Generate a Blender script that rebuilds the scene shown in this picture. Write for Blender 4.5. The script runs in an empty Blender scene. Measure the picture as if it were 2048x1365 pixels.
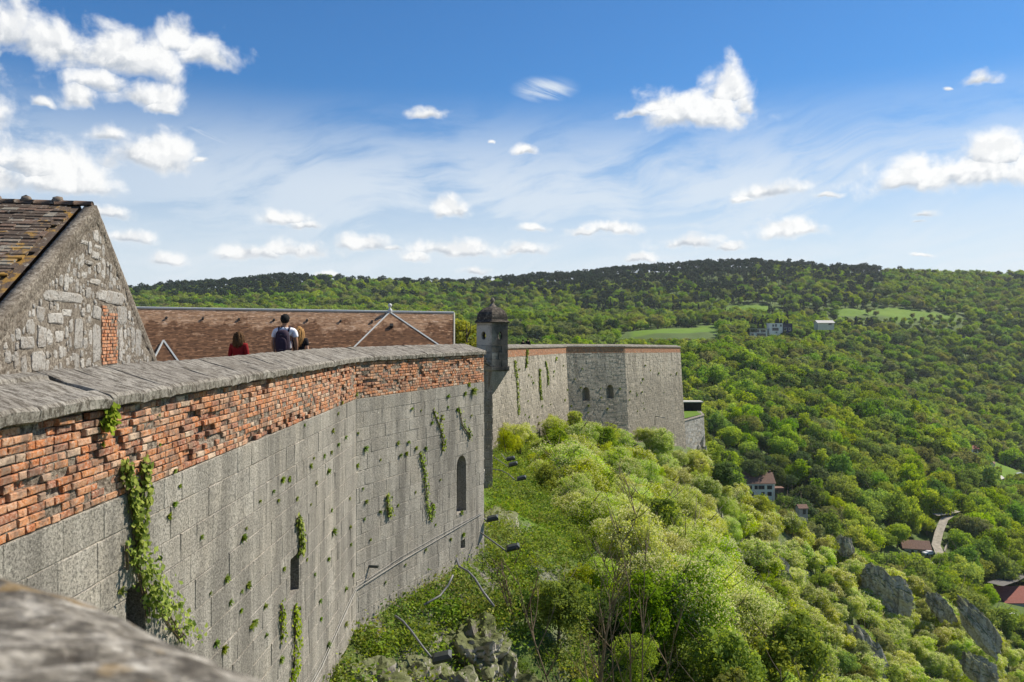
import bpy, math, random, bmesh
import numpy as np
from mathutils import Vector, Matrix, noise as mnoise
sc = bpy.context.scene
COL = sc.collection
F, CX, CY = 1593.0, 1024.0, 665.0      # photograph pixels: focal length, centre column, eye-level row

# ---------------------------------------------------------------- camera
cam = bpy.data.cameras.new('camera'); camo = bpy.data.objects.new('camera', cam); COL.objects.link(camo)
cam.sensor_width = 36.0; cam.lens = 36.0*F/2048
cam.shift_y = -(682.5-CY)/2048
cam.clip_start = 0.05; cam.clip_end = 30000
camo.location = (0, 0, 0); camo.rotation_euler = (math.radians(90), 0, 0)
cam.dof.use_dof = True; cam.dof.focus_distance = 26.0; cam.dof.aperture_fstop = 5.0
sc.camera = camo
# ---------------------------------------------------------------- sun, exposure
SUN_AZ, SUN_EL = math.radians(27), math.radians(47)      # azimuth from +X towards +Y
sdir = Vector((math.cos(SUN_AZ)*math.cos(SUN_EL), math.sin(SUN_AZ)*math.cos(SUN_EL), math.sin(SUN_EL)))
sl = bpy.data.lights.new('sun', 'SUN'); sl.energy = 5.0; sl.angle = math.radians(0.53); sl.color = (1.0, 0.90, 0.74)
so = bpy.data.objects.new('sun', sl); COL.objects.link(so)
so.rotation_euler = (-sdir).to_track_quat('-Z', 'Y').to_euler(); so.location = (60, 30, 120)
sc.view_settings.view_transform = 'Standard'; sc.view_settings.look = 'None'
sc.view_settings.exposure = 0.55; sc.view_settings.gamma = 1.0
sc.cycles.max_bounces = 6; sc.cycles.diffuse_bounces = 2; sc.cycles.glossy_bounces = 1
sc.cycles.transmission_bounces = 3; sc.cycles.transparent_max_bounces = 4; sc.cycles.volume_bounces = 0
sc.cycles.caustics_reflective = False; sc.cycles.caustics_refractive = False

# ---------------------------------------------------------------- node helper
class NT:
    def __init__(s, nt): s.nt = nt; s.n = nt.nodes; s.l = nt.links
    def new(s, typ, **kw):
        n = s.n.new(typ)
        for k, v in kw.items(): setattr(n, k, v)
        return n
    def put(s, sock, v):
        if isinstance(v, bpy.types.NodeSocket): s.l.new(v, sock)
        elif v is not None: sock.default_value = v
    def math(s, op, a, b=None, c=None, clamp=False):
        n = s.new('ShaderNodeMath', operation=op, use_clamp=clamp)
        for i, v in enumerate((a, b, c)): s.put(n.inputs[i], v) if v is not None else None
        return n.outputs[0]
    def vmath(s, op, a, b=None, c=None):
        n = s.new('ShaderNodeVectorMath', operation=op)
        for i, v in enumerate((a, b, c)):
            if v is not None: s.put(n.inputs[i], v)
        return n.outputs['Value'] if op in ('LENGTH', 'DOT_PRODUCT', 'DISTANCE') else n.outputs[0]
    def noise(s, vec, scale, detail=4, rough=0.55, dist=0.0, out=0):
        n = s.new('ShaderNodeTexNoise'); s.put(n.inputs['Vector'], vec)
        n.inputs['Scale'].default_value = scale; n.inputs['Detail'].default_value = detail
        n.inputs['Roughness'].default_value = rough; n.inputs['Distortion'].default_value = dist
        return n.outputs[out]
    def voro(s, vec, scale, feature='F1', out='Distance'):
        n = s.new('ShaderNodeTexVoronoi', feature=feature); s.put(n.inputs['Vector'], vec)
        n.inputs['Scale'].default_value = scale
        return n.outputs[out]
    def ramp(s, fac, stops, interp='LINEAR'):
        n = s.new('ShaderNodeValToRGB'); r = n.color_ramp; r.interpolation = interp
        while len(r.elements) < len(stops): r.elements.new(0.5)
        for e, (p, c) in zip(r.elements, stops):
            e.position = p; e.color = (*c, 1) if len(c) == 3 else c
        s.put(n.inputs[0], fac); return n.outputs[0]
    def mix(s, fac, a, b, blend='MIX'):
        n = s.new('ShaderNodeMix', data_type='RGBA', blend_type=blend)
        s.put(n.inputs[0], fac); s.put(n.inputs[6], a if isinstance(a, bpy.types.NodeSocket) else (*a, 1)[:4])
        s.put(n.inputs[7], b if isinstance(b, bpy.types.NodeSocket) else (*b, 1)[:4]); return n.outputs[2]
    def map(s, v, a, b, c=0.0, d=1.0, smooth=False):
        n = s.new('ShaderNodeMapRange', interpolation_type='SMOOTHSTEP' if smooth else 'LINEAR')
        s.put(n.inputs[0], v)
        for i, x in enumerate((a, b, c, d)): n.inputs[i+1].default_value = x
        return n.outputs[0]
    def sep(s, v):
        n = s.new('ShaderNodeSeparateXYZ'); s.put(n.inputs[0], v); return n.outputs
    def comb(s, x, y, z):
        n = s.new('ShaderNodeCombineXYZ')
        for i, v in enumerate((x, y, z)): s.put(n.inputs[i], v)
        return n.outputs[0]
    def attr(s, name, typ='GEOMETRY', out=2):
        n = s.new('ShaderNodeAttribute', attribute_name=name, attribute_type=typ); return n.outputs[out]

# ---------------------------------------------------------------- world: nishita sky with cloud layers
w = bpy.data.worlds.new('World'); sc.world = w; w.use_nodes = True
t = NT(w.node_tree); t.n.clear()
sky = t.new('ShaderNodeTexSky', sky_type='NISHITA')
sky.sun_disc = False; sky.sun_elevation = SUN_EL; sky.sun_rotation = math.pi/2 - SUN_AZ
sky.altitude = 400; sky.air_density = 1.0; sky.dust_density = 0.35; sky.ozone_density = 2.2
tc = t.new('ShaderNodeTexCoord').outputs['Generated']
d = t.vmath('NORMALIZE', tc)
dx, dy, dz = t.sep(d)
az = t.math('ARCTAN2', dx, dy); el = t.math('ARCSINE', dz)
P = t.comb(az, el, 0.0)
def pxdir(px, py):
    v = Vector((px-CX, F, CY-py)).normalized(); return math.atan2(v.x, v.y), math.asin(v.z)
clouds = [  # column, row, half width, half height of each cumulus lobe in the photograph
 (110,92,120,40),(225,112,110,42),(285,192,58,26),(200,165,60,24),(158,195,32,22),(412,108,48,30),(355,82,38,28),(20,70,50,45),(320,215,28,12),
 (85,205,18,10),(60,330,120,42),(135,365,85,26),(0,350,60,40),(285,312,92,34),(220,275,40,16),(400,320,16,6),
 (1390,225,100,34),(1455,180,48,34),(1270,228,36,9),(1492,212,26,22),(1330,215,50,14),
 (1905,345,120,34),(1985,312,75,30),(2060,330,50,42),(1815,362,50,16),(2120,300,60,50),(1958,161,36,13),(1900,176,10,4),
 (1538,384,78,17),(1480,396,24,8),(1600,458,62,17),(1225,458,52,13),(1165,462,26,7),(1375,488,58,13),(1455,494,26,7),(1275,518,30,8),
 (572,438,48,16),(610,450,32,9),(500,505,66,16),(590,500,70,17),(728,486,58,16),(785,494,20,6),(910,500,88,15),(1045,498,48,11),
 (830,514,24,9),(852,228,34,10),(1052,303,22,9),(985,286,6,3),(1845,431,24,8),(1835,446,20,4),(900,420,32,16),(255,475,42,13),(330,520,34,12),
 (950,542,32,8),(655,552,26,6),(1070,458,26,8),(1650,395,24,5),(1845,512,16,4),(215,430,40,12),
 (-140,180,130,60),(-260,420,120,40),(2300,480,110,26),(2420,220,140,50),(2650,380,120,36)]
def field(vec):
    """distance to the nearest cumulus lobe (flat underneath) and the height inside that lobe"""
    m = None
    for ci_, (px, py, hw, hh) in enumerate(clouds):
        if ci_ and ci_ % 6 == 0: vec = t.vmath('MULTIPLY_ADD', t.comb(m, m, 0.0), (1e-8, 1e-8, 0), vec)     # keeps the node stack short
        a, e = pxdir(px, py)
        sx = 1/(1.32*hw/F*math.cos(a)**1.3); sy = 1/(1.55*hh/F*math.cos(a))
        q = t.vmath('MULTIPLY_ADD', vec, (sx, sy, 0), (-a*sx, -e*sy, 0)); y = t.sep(q)[1]
        L = t.math('MAXIMUM', t.vmath('LENGTH', q), t.math('MULTIPLY', y, -1.7))
        if m is None: m, yb = L, y
        else:
            less = t.math('LESS_THAN', L, m); yb = t.math('MULTIPLY_ADD', less, t.math('SUBTRACT', y, yb), yb); m = t.math('MINIMUM', m, L)
    return t.math('SUBTRACT', 1.0, m), yb
def fbm(vec, o=(0, 0, 0)):
    v = t.vmath('ADD', vec, o)
    n1 = t.noise(v, 21, 7, 0.57, 0.2)
    return n1
warp = t.vmath('SCALE', t.vmath('SUBTRACT', t.noise(P, 30, 3, 0.6, out=1), (0.5, 0.5, 0.5)), None); warp.node.inputs[3].default_value = 0.016
Pw = t.vmath('ADD', P, warp)
Fd, yin = field(Pw)
nz = fbm(P)
nz2 = fbm(P, (0.005, 0.009, 0))           # towards the light
dens = t.math('ADD', Fd, t.math('MULTIPLY', t.math('SUBTRACT', nz, 0.5), 2.6))
cov = t.map(dens, -0.16, 0.66, 0, 1, True)
lump = t.map(t.math('SUBTRACT', nz, nz2), -0.06, 0.07, 0, 1, True)
yn = t.math('ADD', yin, t.math('MULTIPLY', t.math('SUBTRACT', nz, 0.5), 2.2))
shade = t.math('MULTIPLY', t.map(yn, 0.15, -0.55, 0, 1, True), t.map(dens, 0.0, 0.6, 0.2, 1, True))
lit = t.math('MULTIPLY_ADD', lump, 0.24, t.math('SUBTRACT', 0.82, t.math('MULTIPLY', shade, 0.72)), clamp=True)
ccol = t.mix(lit, (0.26, 0.30, 0.355), (0.70, 0.70, 0.69))
# cirrus veils: stretched streaks fanning upwards to the right
u = t.math('MULTIPLY_ADD', el, 0.55, az)
wv = t.noise(P, 3.2, 3, 0.5, out=1)
Pc = t.vmath('ADD', t.comb(t.math('MULTIPLY', az, 3.2), t.math('MULTIPLY_ADD', az, -2.2, t.math('MULTIPLY', el, 13.0)), 0.0), t.vmath('MULTIPLY', wv, (0.7, 2.0, 0)))
c1 = t.noise(t.vmath('MULTIPLY', Pc, (1.0, 1.25, 0)), 1.5, 9, 0.66, 0.15)
c2 = t.noise(P, 4.0, 4, 0.5, 0.3)
band = t.math('MULTIPLY', t.map(el, 0.02, 0.13, 0.75, 1, True), t.map(el, 0.17, 0.30, 1, 0, True))
wedge = t.map(t.math('ABSOLUTE', t.math('SUBTRACT', az, 0.03)), 0.18, 0.85, 1.0, 0.55, True)
ci = t.math('MULTIPLY', t.map(t.math('MULTIPLY_ADD', c2, 0.55, t.math('MULTIPLY', c1, 0.75)), 0.42, 0.72, 0, 1, True), t.math('MULTIPLY', band, wedge))
veil = t.math('MULTIPLY', t.map(el, 0.04, 0.30, 1.0, 0, True), t.map(c1, 0.3, 0.65, 0.72, 1))
ci = t.math('MAXIMUM', t.math('MULTIPLY', ci, 0.80), veil)
# single wisp high up
a0, e0 = pxdir(1090, 180); sx = 1/(78/F); sy = 1/(30/F)
wl = t.vmath('LENGTH', t.vmath('MULTIPLY_ADD', P, (sx, sy, 0), (-a0*sx, -e0*sy, 0)))
a1, e1 = pxdir(470, 288)
wl2 = t.vmath('LENGTH', t.vmath('MULTIPLY_ADD', t.comb(az, t.math('MULTIPLY_ADD', az, 0.28, el), 0.0), (F/135, F/17, 0), (-a1*F/135, -(e1+a1*0.28)*F/17, 0)))
ws = t.noise(t.comb(t.math('MULTIPLY', t.math('MULTIPLY_ADD', el, 0.9, az), 14), t.math('MULTIPLY', t.math('MULTIPLY_ADD', az, 0.35, el), 70), 0.0), 1.0, 5, 0.6, 0.4)
wsp = t.math('MULTIPLY', t.map(t.math('MINIMUM', wl, wl2), 0.2, 1.0, 0.85, 0, True), t.map(ws, 0.35, 0.68, 0, 1, True))
ci = t.math('MAXIMUM', ci, wsp)
skyc = t.mix(1.0, sky.outputs[0], t.mix(t.map(el, 0.0, 0.34, 0, 1, True), (0.74, 0.98, 1.12), (0.42, 0.88, 1.26)), 'MULTIPLY')
SKY_K = 0.067
skyc = t.mix(1.0, skyc, (SKY_K, SKY_K, SKY_K), 'MULTIPLY')
s1 = t.mix(ci, skyc, (0.55, 0.595, 0.635))
s2 = t.mix(t.math('MULTIPLY', cov, 0.97), s1, ccol)
# the background strength stays in the daylight range: colours are divided by it
s2 = t.mix(1.0, s2, (10.0, 10.0, 10.0), 'MULTIPLY')
bg = t.new('ShaderNodeBackground'); t.put(bg.inputs[0], s2); bg.inputs[1].default_value = 0.1
t.l.new(bg.outputs[0], t.new('ShaderNodeOutputWorld').inputs[0])
w.cycles.sampling_method = 'MANUAL'; w.cycles.sample_map_resolution = 256

# ---------------------------------------------------------------- object helpers
def link(o, parent=None):
    COL.objects.link(o)
    if parent is not None: o.parent = parent
    return o
def tag(o, label=None, cat=None, group=None, kind=None):
    if label: o['label'] = label
    if cat: o['category'] = cat
    if group: o['group'] = group
    if kind: o['kind'] = kind
    return o
def thing(name, loc, label, cat, group=None):
    o = bpy.data.objects.new(name, None); o.location = loc; o.empty_display_size = 0.3
    link(o); return tag(o, label, cat, group)
class MB:
    """collects polygons (world coordinates) with a tint per polygon"""
    def __init__(s): s.v = []; s.f = []; s.t = []; s.m = []
    def poly(s, pts, tint=0.5, mi=0):
        b = len(s.v); s.v.extend(tuple(p) for p in pts); s.f.append(tuple(range(b, b+len(pts)))); s.t.append(tint); s.m.append(mi)
    def mesh(s, vs, fs, tint=0.5, mi=0):
        b = len(s.v); s.v.extend(tuple(p) for p in vs)
        for f in fs: s.f.append(tuple(b+i for i in f)); s.t.append(tint); s.m.append(mi)
    def box(s, x0, y0, z0, x1, y1, z1, tint=0.5, mi=0):
        vs = [(x, y, z) for z in (z0, z1) for y in (y0, y1) for x in (x0, x1)]
        s.mesh(vs, [(0,2,3,1),(4,5,7,6),(0,1,5,4),(2,6,7,3),(0,4,6,2),(1,3,7,5)], tint, mi)
    def obox(s, c, ax, ay, az_, hx, hy, hz, tint=0.5, mi=0):
        c = Vector(c); ax = Vector(ax)*hx; ay = Vector(ay)*hy; az_ = Vector(az_)*hz
        vs = [c+ax*i+ay*j+az_*k for k in (-1, 1) for j in (-1, 1) for i in (-1, 1)]
        s.mesh(vs, [(0,2,3,1),(4,5,7,6),(0,1,5,4),(2,6,7,3),(0,4,6,2),(1,3,7,5)], tint, mi)
    def tube(s, pts, rad, n=8, tint=0.5, mi=0, cap=True):
        pts = [Vector(p) for p in pts]; rings = []
        if not hasattr(rad, '__len__'): rad = [rad]*len(pts)
        for i, p in enumerate(pts):
            tdir = (pts[min(i+1, len(pts)-1)]-pts[max(i-1, 0)]).normalized()
            a = tdir.cross(Vector((0, 0, 1)) if abs(tdir.z) < 0.95 else Vector((1, 0, 0))).normalized(); b = tdir.cross(a)
            rings.append([p+(a*math.cos(2*math.pi*k/n)+b*math.sin(2*math.pi*k/n))*rad[i] for k in range(n)])
        vs = [v for r in rings for v in r]; fs = []
        for i in range(len(pts)-1):
            for k in range(n): fs.append((i*n+k, i*n+(k+1) % n, (i+1)*n+(k+1) % n, (i+1)*n+k))
        if cap: fs.append(tuple(range(n-1, -1, -1))); fs.append(tuple((len(pts)-1)*n+k for k in range(n)))
        s.mesh(vs, fs, tint, mi)
    def lathe(s, c, prof, n=16, tint=0.5, mi=0, ph=0.0):
        vs = [(c[0]+r*math.cos(ph+2*math.pi*k/n), c[1]+r*math.sin(ph+2*math.pi*k/n), c[2]+z) for r, z in prof for k in range(n)]
        fs = [(i*n+k, i*n+(k+1) % n, (i+1)*n+(k+1) % n, (i+1)*n+k) for i in range(len(prof)-1) for k in range(n)]
        s.mesh(vs, fs, tint, mi)
    def build(s, name, mat, parent=None, smooth=False, origin=None):
        me = bpy.data.meshes.new(name)
        off = Vector(origin) if origin is not None else (parent_loc(parent) if parent is not None else Vector((0, 0, 0)))
        me.from_pydata([(v[0]-off.x, v[1]-off.y, v[2]-off.z) for v in s.v], [], s.f)
        a = me.attributes.new('tint', 'FLOAT', 'FACE'); a.data.foreach_set('value', s.t)
        mats = mat if isinstance(mat, (list, tuple)) else [mat]
        for m in mats: me.materials.append(m)
        if len(mats) > 1: me.polygons.foreach_set('material_index', s.m)
        if smooth: me.polygons.foreach_set('use_smooth', [True]*len(s.f))
        o = bpy.data.objects.new(name, me); link(o, parent)
        if parent is None and origin is not None: o.location = origin
        return o
def parent_loc(p):
    v = Vector((0, 0, 0))
    while p is not None: v += p.location; p = p.parent
    return v
rnd = random.Random(7)
def R(a, b): return rnd.uniform(a, b)
def world_at(px, py, Y): return Vector(((px-CX)/F*Y, Y, (CY-py)/F*Y))
# ---------------------------------------------------------------- materials
def mat(name, build, rough=0.9, spec=0.2):
    m = bpy.data.materials.new(name); m.use_nodes = True; t = NT(m.node_tree)
    p = t.n['Principled BSDF']; p.inputs['Roughness'].default_value = rough
    p.inputs['Specular IOR Level'].default_value = spec
    r = build(t, p)
    if r is not None: t.put(p.inputs['Base Color'], r if isinstance(r, bpy.types.NodeSocket) else (*r, 1))
    return m
def bump(t, p, h, strength=0.5, dist=0.02):
    b = t.new('ShaderNodeBump'); b.inputs['Strength'].default_value = strength; b.inputs['Distance'].default_value = dist
    t.put(b.inputs['Height'], h); t.l.new(b.outputs[0], p.inputs['Normal'])
def wpos(t): return t.new('ShaderNodeNewGeometry').outputs['Position']
def ocoord(t): return t.new('ShaderNodeTexCoord').outputs['Object']
def stretch(t, v, s): return t.vmath('MULTIPLY', v, s)

def m_brick(t, p):
    v = wpos(t); ti = t.attr('tint')
    c = t.ramp(ti, [(0.0, (0.13, 0.075, 0.055)), (0.12, (0.30, 0.12, 0.07)), (0.35, (0.45, 0.15, 0.05)), (0.55, (0.50, 0.205, 0.08)), (0.75, (0.50, 0.27, 0.16)), (1.0, (0.55, 0.42, 0.31))])
    n = t.noise(v, 30, 5, 0.7); n2 = t.noise(v, 5, 4, 0.6)
    c = t.mix(t.map(n, 0.47, 0.66, 0, .85), c, (0.48, 0.37, 0.29))
    c = t.mix(t.map(n, 0.46, 0.34, 0, 0.8), c, (0.075, 0.05, 0.042))
    c = t.mix(t.map(n2, 0.46, 0.60, 0, 0.68), c, (0.14, 0.105, 0.085))
    bump(t, p, t.noise(v, 60, 5, 0.7), 0.9, 0.012); return c
def m_mortar(t, p):
    v = wpos(t); n = t.noise(v, 22, 5, 0.7)
    bump(t, p, n, 1.0, 0.04)
    return t.ramp(n, [(0.35, (0.05, 0.04, 0.032)), (0.48, (0.18, 0.145, 0.115)), (0.64, (0.38, 0.33, 0.27))])
def st0(t, v): return t.noise(stretch(t, v, (2.2, 2.2, .25)), 1.0, 4, 0.6)
def limestone(base, dark, lichen=0.5, stain=0.5, speck=60, far=False):
    def f(t, p):
        v = wpos(t); ti = t.attr('tint')
        n = t.noise(v, 3.0 if not far else 0.5, 5, 0.6); fine = t.noise(v, speck, 4, 0.75)
        st = t.noise(stretch(t, v, (5, 5, 0.45)), 1.0 if not far else 0.35, 5, 0.6)
        c = t.mix(ti, tuple(x*0.80 for x in base), tuple(min(1, x*1.14) for x in base))
        wm = t.noise(v, 0.8 if not far else .25, 4, 0.6); c = t.mix(t.map(wm, 0.45, 0.62, 0, 0.40 if not far else .3), c, (base[0]*1.16, base[1]*1.09, base[2]*1.0))
        bs = t.noise(stretch(t, v, (1.1, 1.1, .16)), 1.0, 5, 0.65); c = t.mix(t.map(bs, 0.48, 0.60, 0, 0.74 if not far else .45), c, tuple(x*.5 for x in dark))
        c = t.mix(t.map(n, 0.38, 0.62, 0, 0.40), c, dark)
        fl = t.noise(stretch(t, v, (26, 26, 1.1)), 1.0, 4, 0.6) if not far else st0(t, v)
        c = t.mix(t.map(fl, 0.42, 0.62, 0, 0.28), c, dark); c = t.mix(t.map(fl, 0.40, 0.28, 0, 0.30), c, tuple(min(1, x*1.35) for x in base))
        c = t.mix(t.map(st, 0.48, 0.66, 0, stain), c, tuple(x*0.42 for x in dark))
        c = t.mix(t.map(st, 0.44, 0.30, 0, 0.35), c, tuple(min(1, x*1.3) for x in base))
        c = t.mix(t.map(fine, 0.495, 0.58, 0, 0.68), c, tuple(x*0.22 for x in dark)); c = t.mix(t.map(fine, 0.44, 0.36, 0, 0.35), c, tuple(min(1, x*1.4) for x in base))
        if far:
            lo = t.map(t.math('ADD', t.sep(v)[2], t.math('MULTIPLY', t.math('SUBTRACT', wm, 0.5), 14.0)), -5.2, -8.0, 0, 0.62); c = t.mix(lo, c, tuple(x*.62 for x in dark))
        vo = t.noise(v, 5.5 if not far else 2.5, 5, 0.75)
        c = t.mix(t.map(vo, 0.66, 0.71, 0, lichen), c, (0.55, 0.53, 0.47))
        bump(t, p, t.math('ADD', t.math('MULTIPLY', fine, 0.7), t.noise(v, 14, 4, 0.6)), 0.75, 0.02)
        return c
    return f
def m_joint(t, p):
    v = wpos(t); n = t.noise(v, 8, 5, 0.7)
    bump(t, p, n, 0.8, 0.02)
    return t.ramp(n, [(0.36, (0.06, 0.054, 0.045)), (0.48, (0.30, 0.265, 0.215)), (0.64, (0.52, 0.47, 0.39))])
def m_coping(t, p):
    v = wpos(t); ti = t.attr('tint')
    rib = t.noise(stretch(t, v, (7, 20, 9)), 1.0, 6, 0.75, 0.1)
    fine = t.noise(v, 50, 5, 0.75); big = t.noise(v, 1.6, 4, 0.6)
    c = t.mix(ti, (0.235, 0.215, 0.185), (0.35, 0.33, 0.29))
    c = t.mix(t.map(rib, 0.46, 0.57, 0, .9), c, (0.085, 0.072, 0.056))
    c = t.mix(t.map(rib, 0.42, 0.30, 0, 0.8), c, (0.50, 0.48, 0.43))
    c = t.mix(t.map(fine, 0.53, 0.64, 0, 0.75), c, (0.045, 0.042, 0.036))
    c = t.mix(t.map(fine, 0.42, 0.33, 0, 0.55), c, (0.55, 0.53, 0.48))
    c = t.mix(t.map(big, 0.52, 0.70, 0, 0.4), c, (0.11, 0.095, 0.07))
    bump(t, p, t.math('ADD', t.math('MULTIPLY', rib, 1.2), t.math('MULTIPLY', fine, 0.5)), 0.9, 0.03); return c
def m_coping2(t, p):
    v = wpos(t); a = t.noise(v, 16, 5, 0.65); b = t.noise(v, 40, 5, 0.7); o = t.noise(v, 13, 3, 0.5)
    c = t.ramp(a, [(0.36, (0.045, 0.038, 0.030)), (0.48, (0.17, 0.155, 0.13)), (0.62, (0.36, 0.34, 0.30))])
    c = t.mix(t.map(b, 0.48, 0.58, 0, 0.8), c, (0.05, 0.045, 0.038)); c = t.mix(t.map(b, 0.42, 0.34, 0, 0.6), c, (0.58, 0.56, 0.51))
    c = t.mix(t.map(o, 0.62, 0.68, 0, 0.7), c, (0.20, 0.13, 0.045)); bump(t, p, t.math('ADD', a, b), 0.8, 0.02); return c
def m_rubble(t, p):
    v = wpos(t); ti = t.attr('tint')
    f = t.noise(v, 16, 5, 0.75); n = t.noise(v, 4, 4, 0.6)
    c = t.mix(ti, (0.27, 0.26, 0.24), (0.48, 0.47, 0.44))
    c = t.mix(t.map(f, 0.5, 0.64, 0, 0.8), c, (0.06, 0.055, 0.05))
    c = t.mix(t.map(n, 0.5, 0.7, 0, 0.5), c, (0.22, 0.17, 0.12))
    bump(t, p, f, 0.9, 0.06); return c
def m_gable_mortar(t, p):
    v = wpos(t); f = t.noise(v, 14, 6, 0.75); n = t.noise(v, 1.3, 4, 0.6); st = t.noise(stretch(t, v, (3, 3, 0.5)), 1, 4, 0.6)
    c = t.ramp(f, [(0.38, (0.08, 0.068, 0.055)), (0.5, (0.20, 0.172, 0.138)), (0.64, (0.40, 0.37, 0.315))])
    c = t.mix(t.map(n, 0.45, 0.62, 0, 0.5), c, (0.10, 0.08, 0.06))
    c = t.mix(t.map(st, 0.55, 0.7, 0, 0.5), c, (0.30, 0.27, 0.225))
    bump(t, p, f, 1.0, 0.06); return c
def m_roof_tile(t, p):
    v = wpos(t); ti = t.attr('tint'); f = t.noise(v, 9, 5, 0.75); l = t.noise(v, 2.2, 4, 0.65)
    c = t.ramp(ti, [(0, (0.055, 0.042, 0.033)), (0.5, (0.10, 0.075, 0.058)), (0.8, (0.15, 0.10, 0.075)), (1, (0.22, 0.20, 0.165))])
    c = t.mix(t.map(f, 0.56, 0.66, 0, 0.9), c, (0.33, 0.31, 0.27))
    x = t.sep(v)[0]
    edge = t.map(x, -10.9, -9.5, 0, 0.20)
    c = t.mix(t.map(t.math('ADD', l, t.math('ADD', edge, t.math('MULTIPLY', t.math('SUBTRACT', f, 0.5), 0.45))), 0.72, 0.78, 0, 0.75), c, (0.33, 0.19, 0.035))
    bump(t, p, f, 0.8, 0.03); return c
def m_long_tile(t, p):
    v = wpos(t); ti = t.attr('tint'); z = t.sep(v)[2]
    st = t.noise(stretch(t, v, (0.9, 0.9, 0.16)), 1.0, 4, 0.6); n = t.noise(v, 2.0, 3, 0.6)
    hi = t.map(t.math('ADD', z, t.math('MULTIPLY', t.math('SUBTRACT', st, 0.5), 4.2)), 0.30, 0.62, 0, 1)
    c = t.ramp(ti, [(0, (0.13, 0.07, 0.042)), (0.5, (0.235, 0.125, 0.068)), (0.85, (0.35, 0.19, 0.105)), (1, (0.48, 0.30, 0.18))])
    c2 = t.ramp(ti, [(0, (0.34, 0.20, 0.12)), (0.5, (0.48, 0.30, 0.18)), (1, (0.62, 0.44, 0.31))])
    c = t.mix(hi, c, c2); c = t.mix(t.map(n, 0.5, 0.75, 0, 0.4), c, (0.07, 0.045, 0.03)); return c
def m_zinc(t, p):
    n = t.noise(wpos(t), 6, 3, 0.5); return t.mix(n, (0.42, 0.44, 0.42), (0.60, 0.62, 0.60))
def m_turret(t, p):
    v = wpos(t); ti = t.attr('tint'); n = t.noise(v, 2.0, 5, 0.65); f = t.noise(v, 22, 4, 0.7)
    x = t.sep(v)[0]
    k = t.map(t.math('ADD', x, t.math('MULTIPLY', t.math('SUBTRACT', n, 0.5), 1.0)), -1.15, -0.72, 0, 1)
    c = t.mix(ti, (0.28, 0.25, 0.20), (0.55, 0.51, 0.44))
    c = t.mix(t.math('MULTIPLY', k, t.map(n, 0.3, 0.62, 0.97, 0.72)), c, (0.018, 0.018, 0.019))
    c = t.mix(t.map(f, 0.55, 0.65, 0, 0.5), c, (0.07, 0.06, 0.05)); bump(t, p, f, 0.7, 0.03); return c
def m_dome(t, p):
    v = wpos(t); n = t.noise(v, 7, 5, 0.7); ti = t.attr('tint')
    bump(t, p, n, 0.8, 0.04)
    return t.mix(t.map(ti, 0, 1, 0, 0.35), t.ramp(n, [(0.36, (0.03, 0.027, 0.025)), (0.52, (0.085, 0.07, 0.055)), (0.68, (0.24, 0.21, 0.17))]), (0.02, 0.02, 0.02))
def m_rock(t, p):
    v = wpos(t); f = t.noise(v, 2.2, 8, 0.72); cr = t.voro(stretch(t, v, (1.2, 1.2, 0.5)), 0.9, 'DISTANCE_TO_EDGE')
    st = t.noise(stretch(t, v, (0.8, 0.8, 0.10)), 1.0, 5, 0.65)
    c = t.ramp(f, [(0.30, (0.15, 0.135, 0.11)), (0.45, (0.34, 0.315, 0.27)), (0.62, (0.52, 0.485, 0.42))])
    c = t.mix(t.map(st, 0.50, 0.60, 0, 0.75), c, (0.12, 0.105, 0.085)); c = t.mix(t.map(st, 0.42, 0.30, 0, 0.4), c, (0.42, 0.38, 0.31))
    up = t.sep(t.new('ShaderNodeNewGeometry').outputs['Normal'])[2]
    c = t.mix(t.map(t.math('ADD', up, t.math('MULTIPLY', f, 0.9)), 0.80, 1.0, 0, 0.85), c, (0.09, 0.11, 0.03))
    bump(t, p, t.math('ADD', f, t.map(cr, 0, 0.08, -0.4, 0)), 0.7, 0.12); return c
def m_ground(t, p):
    v = wpos(t); f = t.noise(v, 1.4, 6, 0.7); g = t.noise(v, 14, 5, 0.7)
    md = t.attr('meadow'); rk = t.attr('rock')
    soil = t.ramp(g, [(0.35, (0.045, 0.07, 0.016)), (0.5, (0.07, 0.12, 0.022)), (0.68, (0.13, 0.16, 0.045))])
    rock = t.ramp(t.noise(v, 3.5, 8, 0.75), [(0.36, (0.05, 0.045, 0.04)), (0.5, (0.22, 0.205, 0.185)), (0.66, (0.38, 0.36, 0.33))])
    moss = t.ramp(g, [(0.3, (0.05, 0.085, 0.015)), (0.5, (0.10, 0.16, 0.03)), (0.7, (0.19, 0.13, 0.05))])
    rock = t.mix(t.map(f, 0.46, 0.54), rock, moss)
    c = t.mix(rk, soil, rock)
    n2 = t.noise(v, 0.03, 4, 0.6)
    c = t.mix(md, c, t.ramp(n2, [(0.35, (0.085, 0.165, 0.008)), (0.6, (0.115, 0.20, 0.010)), (0.8, (0.13, 0.18, 0.018))]))
    bump(t, p, t.math('MULTIPLY', g, rk), 1.0, 0.12); return c
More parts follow.
